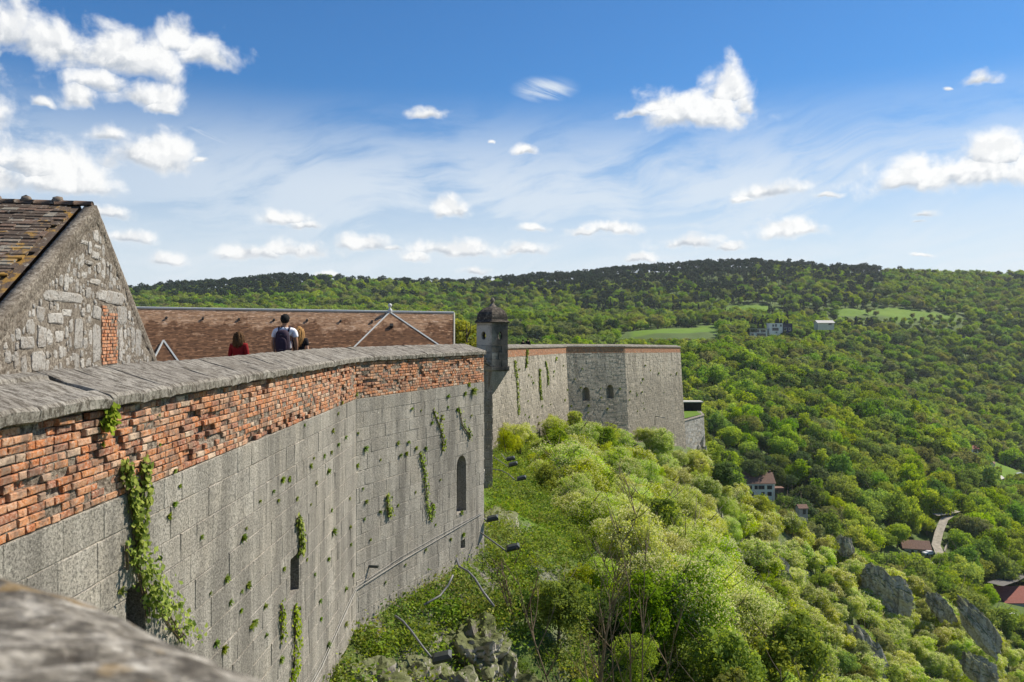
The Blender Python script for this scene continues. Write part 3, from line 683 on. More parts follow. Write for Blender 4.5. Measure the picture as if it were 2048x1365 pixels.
# ---- corner wall that carries the turret, and the far rampart
def far_wall(name, label, pts, ztops, zbot, holes, brick_h, h, lr, batter, cprof=0.36, copn='coping', capseg=None, base=None, mts=None, extra_end=False):
    ln = Line(pts, batter, min(ztops))
    root = thing(name, (pts[0][0], pts[0][1], zbot), label, 'rampart')
    bl = MB(); br = MB(); jt = MB(); cp = MB()
    for i in range(ln.n):
        z0_, z1_ = ztops[i], ztops[i+1]; Li = ln.L[i]
        zt = lambda u: z0_+(z1_-z0_)*u/Li
        hl = holes.get(i, [])
        zs = courses(zbot, max(z0_, z1_), h, 0.08)
        for k in range(len(zs)-1):
            u = -R(0, lr[1]*0.8)
            while u < Li:
                w_ = R(*lr); a, c = max(u, 0), min(u+w_, Li-0.005); u += w_
                if c-a < 0.08: continue
                top = zt((a+c)/2)-brick_h
                if zs[k]+0.05 > top: continue
                for r in cut([(a+.012, c-.012, zs[k]+.012, min(zs[k+1]-.012, top))], hl):
                    if R(0, 1) < 0.004: continue
                    block(bl, ln, i, r, R(-0.012, 0.025), 0.02, R(0.0, 1), 0.01)
        for (a, c, z0, z1) in cut([(0, Li, zbot, min(z0_, z1_)-brick_h)], hl): jt.poly([ln.at(i, a, -.012, z0), ln.at(i, c, -.012, z0), ln.at(i, c, -.012, z1), ln.at(i, a, -.012, z1)])
        jt.poly([ln.at(i, 0, -.012, min(z0_, z1_)-brick_h), ln.at(i, Li, -.012, min(z0_, z1_)-brick_h), ln.at(i, Li, -.012, z1_), ln.at(i, 0, -.012, z0_)])
        if brick_h > 0:
            nbk = int(brick_h/0.075)
            for k in range(nbk):
                u = -R(0, .2)
                while u < Li:
                    w_ = R(.16, .26); a, c = max(u, 0), min(u+w_, Li-.003); u += w_+.012
                    if c-a < .05: continue
                    zb_ = zt((a+c)/2)-brick_h+k*brick_h/nbk
                    br.poly([ln.at(i, a, R(0.006, 0.02), zb_+.004), ln.at(i, c, R(0.006, .02), zb_+.004), ln.at(i, c, .014, zb_+brick_h/nbk-.008), ln.at(i, a, .014, zb_+brick_h/nbk-.008)], min(1, max(0.15, rnd.gauss(.5, .2))))
        u = 0
        while u < Li-0.05:
            e = min(u+R(.8, 1.3), Li)
            if Li-e < .5: e = Li
            f = lambda u_, o_, z_: ln.at(i, u_, o_, zt(u_)+z_)
            pr = [(-1.1, 0.0), (-1.1, cprof*.55), (-.6, cprof), (.10, cprof*.42), (.12, .0), (-1.1, 0)]
            vs = [f(u_, o_, z_+R(-.012, .012)) for u_ in (u+.008, e-.008) for o_, z_ in pr]; n = len(pr)
            cp.mesh(vs, [(k, k+1, n+k+1, n+k) for k in range(n-1)]+[tuple(range(n-1)), tuple(n+k for k in range(n-2, -1, -1))], R(.2, .9)); u = e
        for hh in hl:
            opening(root, ln, i, hh[:4], 0.7, True, mts or M['far_stone'], False, 0.02)
        jt.poly([ln.at(i, 0, -1.1, zbot), ln.at(i, Li, -1.1, zbot), ln.at(i, Li, -1.1, z1_), ln.at(i, 0, -1.1, z0_)])
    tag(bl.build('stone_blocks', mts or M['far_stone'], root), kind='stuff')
    if br.f: tag(br.build('bricks', M['brick'], root), kind='stuff')
    jt.build('lime_joints', M['joint'], root)
    tag(cp.build('coping_stones', M['coping'], root), kind='stuff')
    return root, ln
cw, CWL = far_wall('corner_wall', 'narrow dark stone wall corner standing under the turret', [(-0.86, 24.3), (-1.5, 38.0), (-0.93, 38.0), (-2.2, 65.0)], [-.95, -1.35, -1.75, -1.55], -9.5, {}, 0.0, .36, (.4, .9), 0.0, mts=M['stone'])
DH = {1: [(2.35, 3.55, -8.75, -7.0), (6.6, 7.75, -8.65, -6.85)]}
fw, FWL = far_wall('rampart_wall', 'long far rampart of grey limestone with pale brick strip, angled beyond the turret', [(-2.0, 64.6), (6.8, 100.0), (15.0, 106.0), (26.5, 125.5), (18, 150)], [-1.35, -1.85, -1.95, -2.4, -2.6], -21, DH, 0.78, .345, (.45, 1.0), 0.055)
# low rusticated bastion below the far end
b3, B3L = far_wall('lower_bastion', 'low bastion of rough rusticated stone at the foot of the far rampart', [(26.5, 128), (33.0, 137.0), (35.2, 152.0), (24, 160)], [-14.6, -14.3, -14.2, -14.2], -30, {}, 0.0, .42, (.5, 1.1), 0.05, 0.2, mts=M['rubble'])
g = MB(); g.poly([(26, 128, -14.25), (32.6, 137, -14.1), (34.9, 152, -14.05), (24, 160, -14.0), (18, 150, -14.0)]); o = g.build('turf_top', M['ground'], b3)
a_ = o.data.attributes.new('meadow', 'FLOAT', 'POINT'); a_.data.foreach_set('value', [0.8]*len(o.data.vertices))
sh = thing('lean_to_shed', (30, 146, -14), 'low dark shed with pale flat roof on the lower bastion', 'shed')
m_ = MB(); m_.box(29.0, 143, -14.1, 36.2-2.2, 145, -12.6); m_.build('walls', M['dark'], sh)
m_ = MB(); m_.box(28.8, 142.7, -12.6, 34.3, 145.3, -12.42); m_.build('roof', M['roofg'], sh)
sb = thing('sentry_box', (35.4, 152.4, -18), 'small dark stone sentry box hanging on the corner of the lower bastion', 'turret')
m_ = MB(); m_.lathe((35.4, 152.4, -14.0), [(0.0, -5.6), (.25, -5), (.85, -3.4), (.85, -3.3)], 6, .3); m_.build('corbel', M['turret'], sb)
m_ = MB(); m_.lathe((35.4, 152.4, -14.0), [(.72, -3.3), (.72, -.7)], 6, .2); m_.build('body', M['dome'], sb)
m_ = MB(); m_.lathe((35.4, 152.4, -14.0), [(.95, -.7), (.8, -.5), (.6, -.05), (.2, .25), (0, .3)], 6, .4); m_.build('dome', M['dome'], sb)

# ---- interior of the citadel
wk = MB(); back = [NEAR.at(0, 0, -1.04, -1.42), NEAR.at(1, 0, -1.04, -1.42), NEAR.at(1, NEAR.L[1], -1.04, -1.42), Vector((-1.6, 26, -1.45)), Vector((-2.5, 38, -1.8)), Vector((-2.8, 65, -2.6)), Vector((5.4, 101, -3.0)), Vector((14.4, 107.3, -3.1)), Vector((25, 126.5, -3.5)), Vector((16, 150, -3.6))]
wd = [4.6, 4.6, 5.0, 5.5, 6, 7, 9, 10, 9, 8]
for k in range(len(back)-1):
    a, c = back[k], back[k+1]; a2 = a-Vector((wd[k], 0, 0)); c2 = c-Vector((wd[k+1], 0, 0))
    wk.poly([a2, a, c, c2]); wk.poly([a2, c2, c2-Vector((0, 0, 5.5)), a2-Vector((0, 0, 5.5))])
o = wk.build('walkway', M['gravel']); o['kind'] = 'structure'
ct = MB(); ct.poly([(-90, -30, -6.9), (-4.6, -30, -6.9), (-4.6, 24, -6.9), (-3.0, 65, -7.2), (5, 101, -7.4), (24, 126.5, -7.6), (17, 150, -7.6), (-90, 190, -7.4)])
o = ct.build('courtyard', M['gravel']); o['kind'] = 'structure'

# ---- near parapet below the camera (out of focus)
NP = Line([(3.0, -1.8), (0.75, -0.02), (-0.30, 0.80), (-0.80, 1.15), (-3.5, 3.02)])
npw = thing('parapet_wall', (-1.2, 1.0, -1.45), 'blurred rough stone parapet directly below the viewer', 'parapet')
PR2 = [(-.62, -.60), (-.62, -.30), (-.3, -.245), (-.05, -.30), (.035, -.345), (.06, -.39), (.05, -.50), (.0, -.52), (-.62, -.60)]
def NPat(i, u, o_, z): return NP.at(i, u, o_, z)
for i in range(4):
    u = 0
    while u < NP.L[i]-.02:
        e = min(u+R(.7, 1.0), NP.L[i])
        if NP.L[i]-e < .3: e = NP.L[i]
        seed += 1; coping(npw, NP, i, u+.004, e-.004, [(a, z) for a, z in PR2], 0, seed*2.1, 14 if i > 0 else 5, mt=M['near_coping']); u = e
m_ = MB()
for i in range(4):
    for zt_, o1 in ((-.52, -.02),):
        vs = [NP.at(i, u_, o_, z_) for u_ in (0, NP.L[i]) for (o_, z_) in ((-.56, -1.5), (-.56, zt_), (o1, zt_), (o1, -9))]
        m_.mesh(vs, [(0, 1, 5, 4), (1, 2, 6, 5), (2, 3, 7, 6)], .5)
m_.build('parapet_core', M['stone'], npw)
m_ = MB(); m_.poly([(-9, -6, -1.42), (2.6, -6, -1.42), (2.6, -1.8, -1.42), (.4, -.3, -1.42), (-.7, .6, -1.42), (-3.4, 2.6, -1.42), (-4.6, 3.0, -1.421), (-9, 3, -1.42)])
o = m_.build('near_walkway', M['gravel']); o['kind'] = 'structure'

# ---- turret
T0 = (-0.955, 38.75); RT = 0.86; ph = -math.pi/2
tr = thing('watch_turret', (T0[0], T0[1], -7.4), 'domed stone watch turret with blackened right side on the rampart corner', 'turret')
def hexr(r, z, n=6): return [Vector((T0[0]+r*math.cos(ph+2*math.pi*k/n), T0[1]+r*math.sin(ph+2*math.pi*k/n), z)) for k in range(n)]
zs = [-1.66, -1.30, -.96, -.63, -.30, 0.04, .34, .47]
win = (-.20, .15, 0.19)     # centre height, half height, half width
for fi in range(6):
    A0, A1 = hexr(RT, 0)[fi], hexr(RT, 0)[(fi+1) % 6]; L_ = (A1-A0).length; dv = (A1-A0)/L_
    nv = Vector((dv.y, -dv.x, 0))
    fr = MB()
    n = 16; cu = L_*(.52 if fi == 0 else .46); czw = -.16; rx, rz = .125, .20
    ring = [(cu+rx*math.cos(2*math.pi*k/n), czw+rz*math.sin(2*math.pi*k/n)) for k in range(n)]
    for k in range(len(zs)-1):
        cuts = [0, L_*(.42 if k % 2 else .62), L_]
        for q in range(2):
            r = (cuts[q]+.004, cuts[q+1]-.004, zs[k]+.004, zs[k+1]-.004)
            if zs[k+1] > czw-rz-.06 and zs[k] < czw+rz+.06: continue
            dd_ = R(0, .012)
            P_ = lambda u, z, d: A0+dv*u+nv*d+Vector((0, 0, z))
            vs = [P_(r[0], r[2], -.03), P_(r[1], r[2], -.03), P_(r[1], r[3], -.03), P_(r[0], r[3], -.03), P_(r[0]+.01, r[2]+.01, dd_), P_(r[1]-.01, r[2]+.01, dd_), P_(r[1]-.01, r[3]-.01, dd_), P_(r[0]+.01, r[3]-.01, dd_)]
            m_ = MB(); m_.mesh(vs, [(0, 1, 5, 4), (1, 2, 6, 5), (2, 3, 7, 6), (3, 0, 4, 7), (4, 5, 6, 7)], R(.1, .9) if not (k == 4 and q == (1 if fi == 5 else 0)) else 1.0)
            m_.build('stone_block', M['turret'], tr)
    # course with the oval window
    P_ = lambda u, z, d: A0+dv*u+nv*d+Vector((0, 0, z))
    lo = max(z for z in zs if z < czw-rz-.06+1e-6); hi_ = min(z for z in zs if z > czw+rz+.06-1e-6)
    zz0 = [z for z in zs if z <= czw-rz-.06][-1] if any(z <= czw-rz-.06 for z in zs) else zs[0]
    sq = []
    for k in range(n):
        a = 2*math.pi*k/n; c_, s_ = math.cos(a), math.sin(a)
        tq = min((( L_-.002-cu)/c_ if c_ > 1e-6 else 9), ((.002-cu)/c_ if c_ < -1e-6 else 9), ((hi_-.003-czw)/s_ if s_ > 1e-6 else 9), ((lo+.003-czw)/s_ if s_ < -1e-6 else 9))
        sq.append((cu+c_*tq, czw+s_*tq))
    m_ = MB()
    for k in range(n):
        k2 = (k+1) % n
        m_.poly([P_(*ring[k], .006), P_(*sq[k], .006), P_(*sq[k2], .006), P_(*ring[k2], .006)], .25+.4*(fi == 5))
        # corner of the rectangle between two rays on different sides
        a1, a2 = sq[k], sq[k2]
        for cx_, cz_ in ((.002, lo+.003), (L_-.002, lo+.003), (.002, hi_-.003), (L_-.002, hi_-.003)):
            if (abs(a1[0]-cx_) < 1e-4 and abs(a2[1]-cz_) < 1e-4) or (abs(a2[0]-cx_) < 1e-4 and abs(a1[1]-cz_) < 1e-4):
                m_.poly([P_(*a1, .006), P_(cx_, cz_, .006), P_(*a2, .006)], .3)
        m_.poly([P_(*ring[k], .006), P_(*ring[k2], .006), P_(*ring[k2], -.16), P_(*ring[k], -.16)], .3)
    m_.build('window_surround', M['turret'], tr)
# back of the joints with the windows cut out in two bands
m_ = MB()
for (z0, z1) in ((-1.66, -.45), (.11, .47)):
    h0, h1 = hexr(RT-.035, z0), hexr(RT-.035, z1); m_.mesh(h0+h1, [(k, (k+1) % 6, 6+(k+1) % 6, 6+k) for k in range(6)])
m_.build('joints', M['joint'], tr)
m_ = MB(); m_.lathe((T0[0], T0[1], 0), [(0, -1.86), (RT+.05, -1.86), (RT+.10, -1.80), (RT+.10, -1.66), (0, -1.66)], 6, .4, 0, ph); m_.build('base_slab', M['turret'], tr)
# corbel: shrinks towards the wall corner at lower left
cb = []; nl = 5
for k in range(nl+1):
    f = k/nl; r = (RT+.02)*(1-f)**.9+.16*f; cx_ = T0[0]*(1-f)+(-1.16)*f; cy_ = T0[1]*(1-f)+38.25*f; z = -1.86-1.25*f
    cb.append((cx_, cy_, r, z))
for k in range(nl):
    m_ = MB(); vs = []
    for (cx_, cy_, r, z) in (cb[k], cb[k+1]): vs += [Vector((cx_+r*math.cos(ph+2*math.pi*q/6), cy_+r*math.sin(ph+2*math.pi*q/6), z+(.006 if z == cb[k+1][3] else 0))) for q in range(6)]
    m_.mesh(vs, [(q, (q+1) % 6, 6+(q+1) % 6, 6+q) for q in range(6)], R(.3, 1)); m_.build('corbel_course', M['stone'], tr)
m_ = MB(); m_.lathe((T0[0], T0[1], 0), [(0, .45), (RT+.10, .45), (RT+.12, .50), (RT+.04, .555), (RT+.0, .62), (RT-.01, .74), (RT-.05, .87), (RT-.13, .99), (RT-.26, 1.10), (RT-.44, 1.19), (RT-.66, 1.25), (0, 1.28)], 6, .5, 0, ph)
dm = m_.build('dome', M['dome'], tr)
m_ = MB(); m_.lathe((T0[0], T0[1], 0), [(.20, 1.24), (.10, 1.36), (.07, 1.44), (.11, 1.50), (.12, 1.56), (.08, 1.62), (.05, 1.67), (0, 1.69)], 10, .9); m_.build('finial', M['gable'], tr, True)
def wallhit(ln, px, py, seg=None):
    k = (px-CX)/F; best = None
    for i in range(ln.n):
        if seg is not None and i != seg: continue
        a, dd_ = ln.p[i], ln.d[i]; den = dd_.x-k*dd_.y
        if abs(den) < 1e-9: continue
        u = (k*a.y-a.x)/den
        if (seg is not None or -0.02 <= u <= ln.L[i]+0.02):
            Y = a.y+dd_.y*u
            if Y > 0 and (best is None or Y < best[3]): best = (i, u, (CY-py)/F*Y, Y)
    return best
# ---------------------------------------------------------------- gabled building
G = 9.4; AP = Vector((-G, 1.91*G, 0.302*G)); gd = Vector((-0.1736, 0.9848, 0)); gn = Vector((0.9848, 0.1736, 0))
KR, KL = 0.713, 0.564
gb = thing('gabled_building', (AP.x, AP.y, -6.9), 'old stone building with rubble gable, bricked-up window and mossy tile roof', 'building')
def GP(s, z, d=0.0): q = AP+gd*s+gn*d; return Vector((q.x, q.y, z))
def gph(px, py):
    r = Vector(((px-CX)/F, 1, (CY-py)/F)); tt = AP.dot(gn)/r.dot(gn); q = r*tt; return (q-AP).dot(gd), q.z
m_ = MB(); sr, sl2 = 6.2, 8.5
outl = [(-sl2, -6.9), (sr, -6.9), (sr, AP.z-KR*sr), (0, AP.z), (-sl2, AP.z-KL*sl2)]
nn = 60
for a in range(nn):      # wall face as a fine grid so that the render has relief
    s0 = -sl2+(sr+sl2)*a/nn; s1 = -sl2+(sr+sl2)*(a+1)/nn
    tz = lambda s: AP.z-(KR*s if s > 0 else -KL*s)
    zlo = -1.4; cols_ = [zlo+(0)*0]
    n2 = 26
    for b_ in range(n2):
        q = []
        for (ss, bb) in ((s0, b_), (s1, b_), (s1, b_+1), (s0, b_+1)):
            z = zlo+(tz(ss)-zlo)*bb/n2; q.append(GP(ss, z, 0.02+0.03*mnoise.fractal(Vector((ss*3.6, z*3.6, 1)), 0.7, 2, 4) if 0 < bb < n2 else 0))
        m_.poly(q)
    m_.poly([GP(s0, -6.9), GP(s1, -6.9), GP(s1, zlo), GP(s0, zlo)])
o = m_.build('gable_wall', M['gable'], gb, True)
# raking verge bands
m_ = MB()
for (sa, sb, k) in ((0.0, sr, KR), (0.0, -sl2, KL)):
    n = 90; pts = []
    for a in range(n+1):
        s = sa+(sb-sa)*a/n; zt = AP.z-k*abs(s)
        jj = 0.03*mnoise.fractal(Vector((s*5, k*9, 2)), .6, 2, 4); w_ = 0.34+0.16*mnoise.fractal(Vector((s*2.2, k*5, 7)), .7, 2, 4)
        pts.append([GP(s, zt-w_, 0.01), GP(s, zt-w_+.03, 0.036+jj*.5), GP(s, zt-.05, 0.04-jj*.5), GP(s, zt+.02+jj*.4, 0.036), GP(s, zt+.03+jj*.4, -.20), GP(s, zt-.25, -.21)])
    vs = [p for r in pts for p in r]
    m_.mesh(vs, [(a*6+q, a*6+q+1, (a+1)*6+q+1, (a+1)*6+q) for a in range(n) for q in range(5)], .5)
m_.build('verge_band', M['gable'], gb, True)
def stone_poly(s, z, rs, rz, n=8, sq=0.5, dep=0.05):
    pts = []
    a0 = R(0, .4)
    for k in range(n):
        a = a0+2*math.pi*k/n; c_, s_ = math.cos(a), math.sin(a); e = sq
        f = R(.78, 1.10); pts.append((s+rs*math.copysign(abs(c_)**e, c_)*f, z+rz*math.copysign(abs(s_)**e, s_)*f))
    mb = MB(); d = R(.45, .9)*dep
    vs = [GP(a, b, -.03) for a, b in pts]+[GP(s+(a-s)*.98, z+(b-z)*.98, d*.75) for a, b in pts]+[GP(s+(a-s)*.72, z+(b-z)*.75, d+R(-.008, .008)) for a, b in pts]+[GP(s, z, d+.005)]
    fs = [(k, (k+1) % n, n+(k+1) % n, n+k) for k in range(n)]+[(n+k, n+(k+1) % n, 2*n+(k+1) % n, 2*n+k) for k in range(n)]+[(2*n+k, 2*n+(k+1) % n, 3*n) for k in range(n)]
    mb.mesh(vs, fs, R(.25, 1)); return mb
placed = []
big = [(80, 578, 163, 609), (196, 578, 222, 606), (207, 580, 247, 611), (70, 611, 89, 646), (71, 650, 90, 695), (146, 632, 164, 700), (183, 611, 200, 641), (183, 645, 199, 727), (233, 612, 254, 650), (235, 655, 243, 722), (60, 704, 88, 742), (142, 706, 157, 738), (269, 655, 281, 718), (92, 625, 125, 650), (38, 672, 66, 698), (120, 618, 142, 634), (107, 662, 124, 684), (180, 500, 196, 520), (160, 540, 173, 560), (176, 556, 199, 572), (168, 520, 184, 532), (186, 488, 200, 500), (158, 478, 174, 492)]
for (a, b_, c_, d_) in big:
    s0, z1 = gph(a, b_); s1, z0 = gph(c_, d_); s0b, _ = gph(a, d_); sm, zm = (s0+s1)/2, (z0+z1)/2
    rs, rz = abs(s1-s0)/2, abs(z1-z0)/2
    if z0 < -1.5: continue
    stone_poly(sm, zm, rs, rz, 10, 0.35, 0.06).build('rubble_stone', M['rubble'], gb); placed.append((sm, zm, rs, rz))
bs0, bz1 = gph(200, 610); bs1, bz0 = gph(232, 727); placed.append(((bs0+bs1)/2, (bz0+bz1)/2, abs(bs1-bs0)/2+.02, abs(bz1-bz0)/2+.3))
tries = 0; cnt = 0
while tries < 16000 and cnt < 272:
    tries += 1; s = R(-6.0, 4.9); z = R(-1.4, 2.5); r = R(.09, .21)*(1 if tries < 5000 else (.7 if tries < 9000 else .48))
    rs, rz = r*R(.8, 1.25), r*R(.8, 1.6)
    if z+rz > AP.z-(KR*s if s > 0 else -KL*s)-.38-rs*.5 or z < -1.35: continue
    if any(abs(s-a) < (rs+c_)*.90+.012 and abs(z-b_) < (rz+d_)*.90+.012 for a, b_, c_, d_ in placed): continue
    placed.append((s, z, rs, rz)); cnt += 1
    stone_poly(s, z, rs, rz, 7, .62, .05).build('rubble_stone', M['rubble'], gb)
# brick infill of the old window
m_ = MB(); m_.poly([GP(bs0, bz0-.8, .012), GP(bs1, bz0-.8, .012), GP(bs1, bz1, .012), GP(bs0, bz1, .012)]); m_.build('infill_mortar', M['mortar'], gb)
nrow = 17; hr = (bz1-bz0)/nrow
for k in range(nrow):
    s = bs0+R(0, .06)
    while s < bs1-.03:
        w_ = R(.10, .14) if R(0, 1) < .8 else .2; e = min(s+w_, bs1-.005)
        if e-s > .04 and R(0, 1) > .04 and not (k >= nrow-2 and s > bs0+.2+.1*(nrow-1-k)):
            d = R(.03, .055); z0 = bz0+k*hr+.006; z1 = bz0+(k+1)*hr-.008
            b1 = MB(); vs = [GP(s, z0, .0), GP(e-.01, z0, .0), GP(e-.01, z1, .0), GP(s, z1, .0), GP(s+.004, z0+.004, d), GP(e-.014, z0+.004, d+R(-.01, .01)), GP(e-.014, z1-.004, d), GP(s+.004, z1-.004, d)]
            b1.mesh(vs, [(0, 1, 5, 4), (1, 2, 6, 5), (2, 3, 7, 6), (3, 0, 4, 7), (4, 5, 6, 7)], R(.28, .72)); b1.build('brick', M['brick'], gb)
        s = e
# roof tiles on the slope that faces the viewer
cosL = 1/math.sqrt(1+KL*KL); rowv = Vector((-gd.x*cosL, -gd.y*cosL, -KL*cosL)); rn = Vector((gd.x*-KL*cosL, gd.y*-KL*cosL, cosL))
tiles = []; expo = 0.155
for r_ in range(52):
    b0 = .10+r_*expo; g0 = -.34-R(0, .25)
    while g0 > -4.6:
        w_ = R(.19, .36); g1 = g0-w_
        o_ = AP+gn*((g0+g1)/2)+rowv*(b0+.1)
        px = CX+F*o_.x/o_.y; py = CY-F*o_.z/o_.y
        tiles.append((px if px > -30 and py < 760 else -999, g0, g1, b0)); g0 = g1-R(.003, .015)
tiles.sort(key=lambda q: -q[0]); rest = MB(); n_t = 0
for (px, g0, g1, b0) in tiles:
    mb = MB() if (px > -900 and n_t < 298) else rest
    c = AP+gn*((g0+g1)/2)+rowv*(b0+.10)+rn*(.035+R(-.006, .016)); rot = R(-.035, .035)
    ax = (gn*math.cos(rot)+rowv*math.sin(rot)); ay = (rowv+rn*R(.06, .13)).normalized(); ay = (ay-ax*ay.dot(ax)).normalized(); az_ = ax.cross(ay)
    mb.obox(c, ax, ay, az_, (g0-g1)/2, .15+R(-.012, .012), R(.011, .018), R(0, 1) if R(0, 1) > .06 else 1.0)
    if mb is not rest: mb.build('roof_tile', M['tile'], gb); n_t += 1
tag(rest.build('roof_tiles_beyond', M['tile'], gb), kind='stuff')
m_ = MB(); A_ = AP-gn*.30; B_ = AP-gn*14
m_.poly([A_, B_, B_+rowv*9.2, A_+rowv*9.2]); m_.poly([A_, A_+gd*7-Vector((0, 0, 7*KR)), B_+gd*7-Vector((0, 0, 7*KR)), B_]); m_.build('roof_deck', M['tile'], gb)
m_ = MB(); bb = AP-gd*8.2; m_.poly([GP(-8.2, -6.9), GP(-8.2, AP.z-KL*8.2), GP(-8.2, AP.z-KL*8.2)-gn*14, GP(-8.2, -6.9)-gn*14]); m_.poly([GP(6.1, -6.9), GP(6.1, AP.z-KR*6.1), GP(6.1, AP.z-KR*6.1)-gn*14, GP(6.1, -6.9)-gn*14]); m_.build('side_wall', M['gable'], gb)
g0 = -.05
while g0 > -5:
    g1 = g0-R(.36, .42); mb = MB(); n = 7; rr = .105+R(-.006, .01); vs = []
    for g in (g0, g1+.01):
        for k in range(n): a = -.2+(math.pi+.4)*k/(n-1); vs.append(AP+gn*g-gd*(rr*math.cos(a)*1.05)+Vector((0, 0, rr*math.sin(a)*.8+.03+R(-.006, .006))))
    mb.mesh(vs, [(k, k+1, n+k+1, n+k) for k in range(n-1)]+[tuple(range(n)), tuple(n+k for k in range(n-1, -1, -1))], R(.5, .9)); mb.build('ridge_tile', M['tile'], gb, True); g0 = g1
for g in (-.78, -1.42, -2.02):
    mb = MB(); c = AP+gn*g+Vector((0, 0, .10)); vs = []; n = 8
    for j in range(5):
        for k in range(n):
            ph_ = math.pi*j/4-math.pi/2; a = 2*math.pi*k/n; rr = .12*(1+R(-.2, .2)); vs.append(c+Vector((rr*math.cos(ph_)*math.cos(a)*1.1, rr*math.cos(ph_)*math.sin(a), rr*.85*math.sin(ph_))))
    mb.mesh(vs, [(j*n+k, j*n+(k+1) % n, (j+1)*n+(k+1) % n, (j+1)*n+k) for j in range(4) for k in range(n)], .9); mb.build('ridge_knob', M['tile'], gb, True)

# ---------------------------------------------------------------- long tiled building behind the rampart
Q1 = Vector((-3.79, 52.0, 1.24)); rd = Vector((.9975, .07, -.0142)); rd.normalize(); hn = Vector((rd.y, -rd.x, 0)); LEN = 34.0
lb = thing('long_tiled_building', (Q1.x-rd.x*20, Q1.y-rd.y*20, -7.2), 'long building with brown flat-tile roof, zinc ridge and zinc valleys', 'building')
c45 = math.sqrt(.5); dn = Vector((hn.x*c45, hn.y*c45, -c45)); on = Vector((hn.x*c45, hn.y*c45, c45))
def RP(u, w_, d=0): return Q1-rd*u+dn*w_+on*d
def roofhit(px, py):
    r = Vector(((px-CX)/F, 1, (CY-py)/F)); tt = Q1.dot(on)/r.dot(on); q = r*tt-Q1; return -(q.dot(rd)), q.dot(dn)
m_ = MB(); W_ = 7.6; nr_ = 68
for r_ in range(nr_):
    w0 = .10+r_*W_/nr_; w1 = w0+W_/nr_; u = -R(0, .17)
    while u < LEN:
        e = min(u+.17, LEN); a = max(u, 0); ti = min(1, max(0, rnd.gauss(.45, .22))); j = R(-.006, .010)
        m_.poly([RP(a, w0, .004), RP(e-.006, w0, .004), RP(e-.006, w1, .030+j), RP(a, w1, .030+j)], ti)
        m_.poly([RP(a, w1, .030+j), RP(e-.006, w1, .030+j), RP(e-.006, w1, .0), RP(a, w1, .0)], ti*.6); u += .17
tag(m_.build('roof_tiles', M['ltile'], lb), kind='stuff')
m_ = MB(); m_.poly([RP(0, 0, -.01), RP(LEN, 0, -.01), RP(LEN, W_+.2, -.01), RP(0, W_+.2, -.01)], .1)
bk_ = lambda u, w_: Q1-rd*u+Vector((-hn.x*c45*w_, -hn.y*c45*w_, -c45*w_)); m_.poly([bk_(0, 0), bk_(0, W_+.2), bk_(LEN, W_+.2), bk_(LEN, 0)], .1); m_.build('roof_deck', M['ltile'], lb)
m_ = MB(); m_.tube([RP(0, -.02, .03), RP(LEN, -.02, .03)], .075, 8); m_.build('ridge_cap', M['zinc'], lb)
m_ = MB()
fr_ = RP(-0.0, W_-.3, -.3); bb_ = bk_(0, W_-.3)
for (p_, q_) in ((RP(.25, W_-.4, -.3), RP(LEN-.2, W_-.4, -.3)), (bk_(.25, W_-.4), bk_(LEN-.2, W_-.4))):
    m_.poly([Vector((p_.x, p_.y, -7.4)), Vector((q_.x, q_.y, -7.4)), q_, p_])
for u_ in (.25, LEN-.2):
    p_, q_ = RP(u_, W_-.4, -.3), bk_(u_, W_-.4); m_.poly([Vector((p_.x, p_.y, -7.4)), Vector((q_.x, q_.y, -7.4)), q_, Q1-rd*u_-Vector((0, 0, .15)), p_])
m_.build('wall', M['cream'], lb)
m_ = MB(); m_.obox(RP(-.03, W_/2, .0), dn, rd, on, W_/2, .04, .06, .8); m_.build('verge_board', M['cream'], lb)
def gablet(pa, pl, pr_, bulge, trim):
    ua, wa = roofhit(*pa); ul, wl_ = roofhit(*pl); ur, wr_ = roofhit(*pr_)
    ext = 1.75
    ul, wl_ = ua+(ul-ua)*ext, wa+(wl_-wa)*ext; ur, wr_ = ua+(ur-ua)*ext, wa+(wr_-wa)*ext
    A, Lp, Rp_ = RP(ua, wa, .06), RP(ul, wl_, .05), RP(ur, wr_, .05); Cn = lambda f, g: (A.lerp(Lp, f)).lerp(A.lerp(Rp_, f), g)
    mb = MB(); n = int((wl_-wa)/.11)
    for r_ in range(n):
        f0, f1 = r_/n, (r_+1)/n; wd_ = (Lp-Rp_).length*f1; k = max(1, int(wd_/.17))
        for q in range(k):
            ti = min(1, max(0, rnd.gauss(.35, .2))); o0 = on*(.03+bulge*f0); o1 = on*(.06+bulge*f1)
            mb.poly([Cn(f0, q/k)+o0, Cn(f0, (q+1)/k)+o0, Cn(f1, (q+1)/k)+o1, Cn(f1, q/k)+o1], ti); mb.poly([Cn(f1, q/k)+o1, Cn(f1, (q+1)/k)+o1, Cn(f1, (q+1)/k)+on*bulge*f1, Cn(f1, q/k)+on*bulge*f1], ti*.5)
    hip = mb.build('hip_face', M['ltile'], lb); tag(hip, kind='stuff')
    for (E_, sg) in ((Lp, 1), (Rp_, -1)):
        s_ = MB(); ax = (E_+on*bulge-A).normalized(); ay = ax.cross(on).normalized(); s_.obox(A.lerp(E_+on*bulge, .5)+on*.06, ax, ay, on, (E_+on*bulge-A).length/2, .042*trim, .03, .6); s_.build('zinc_strip', M['zinc'], lb)
        s_ = MB(); o_ = bulge; s_.mesh([A, E_, E_+on*o_, A+on*.05], [(0, 1, 2, 3)], .2); s_.build('cheek', M['dark'], lb)
    return A
A = gablet((780, 629), (720, 693), (865, 690), .35, 1.0)
gablet((327, 692), (314, 720), (346, 720), .15, 1.1)
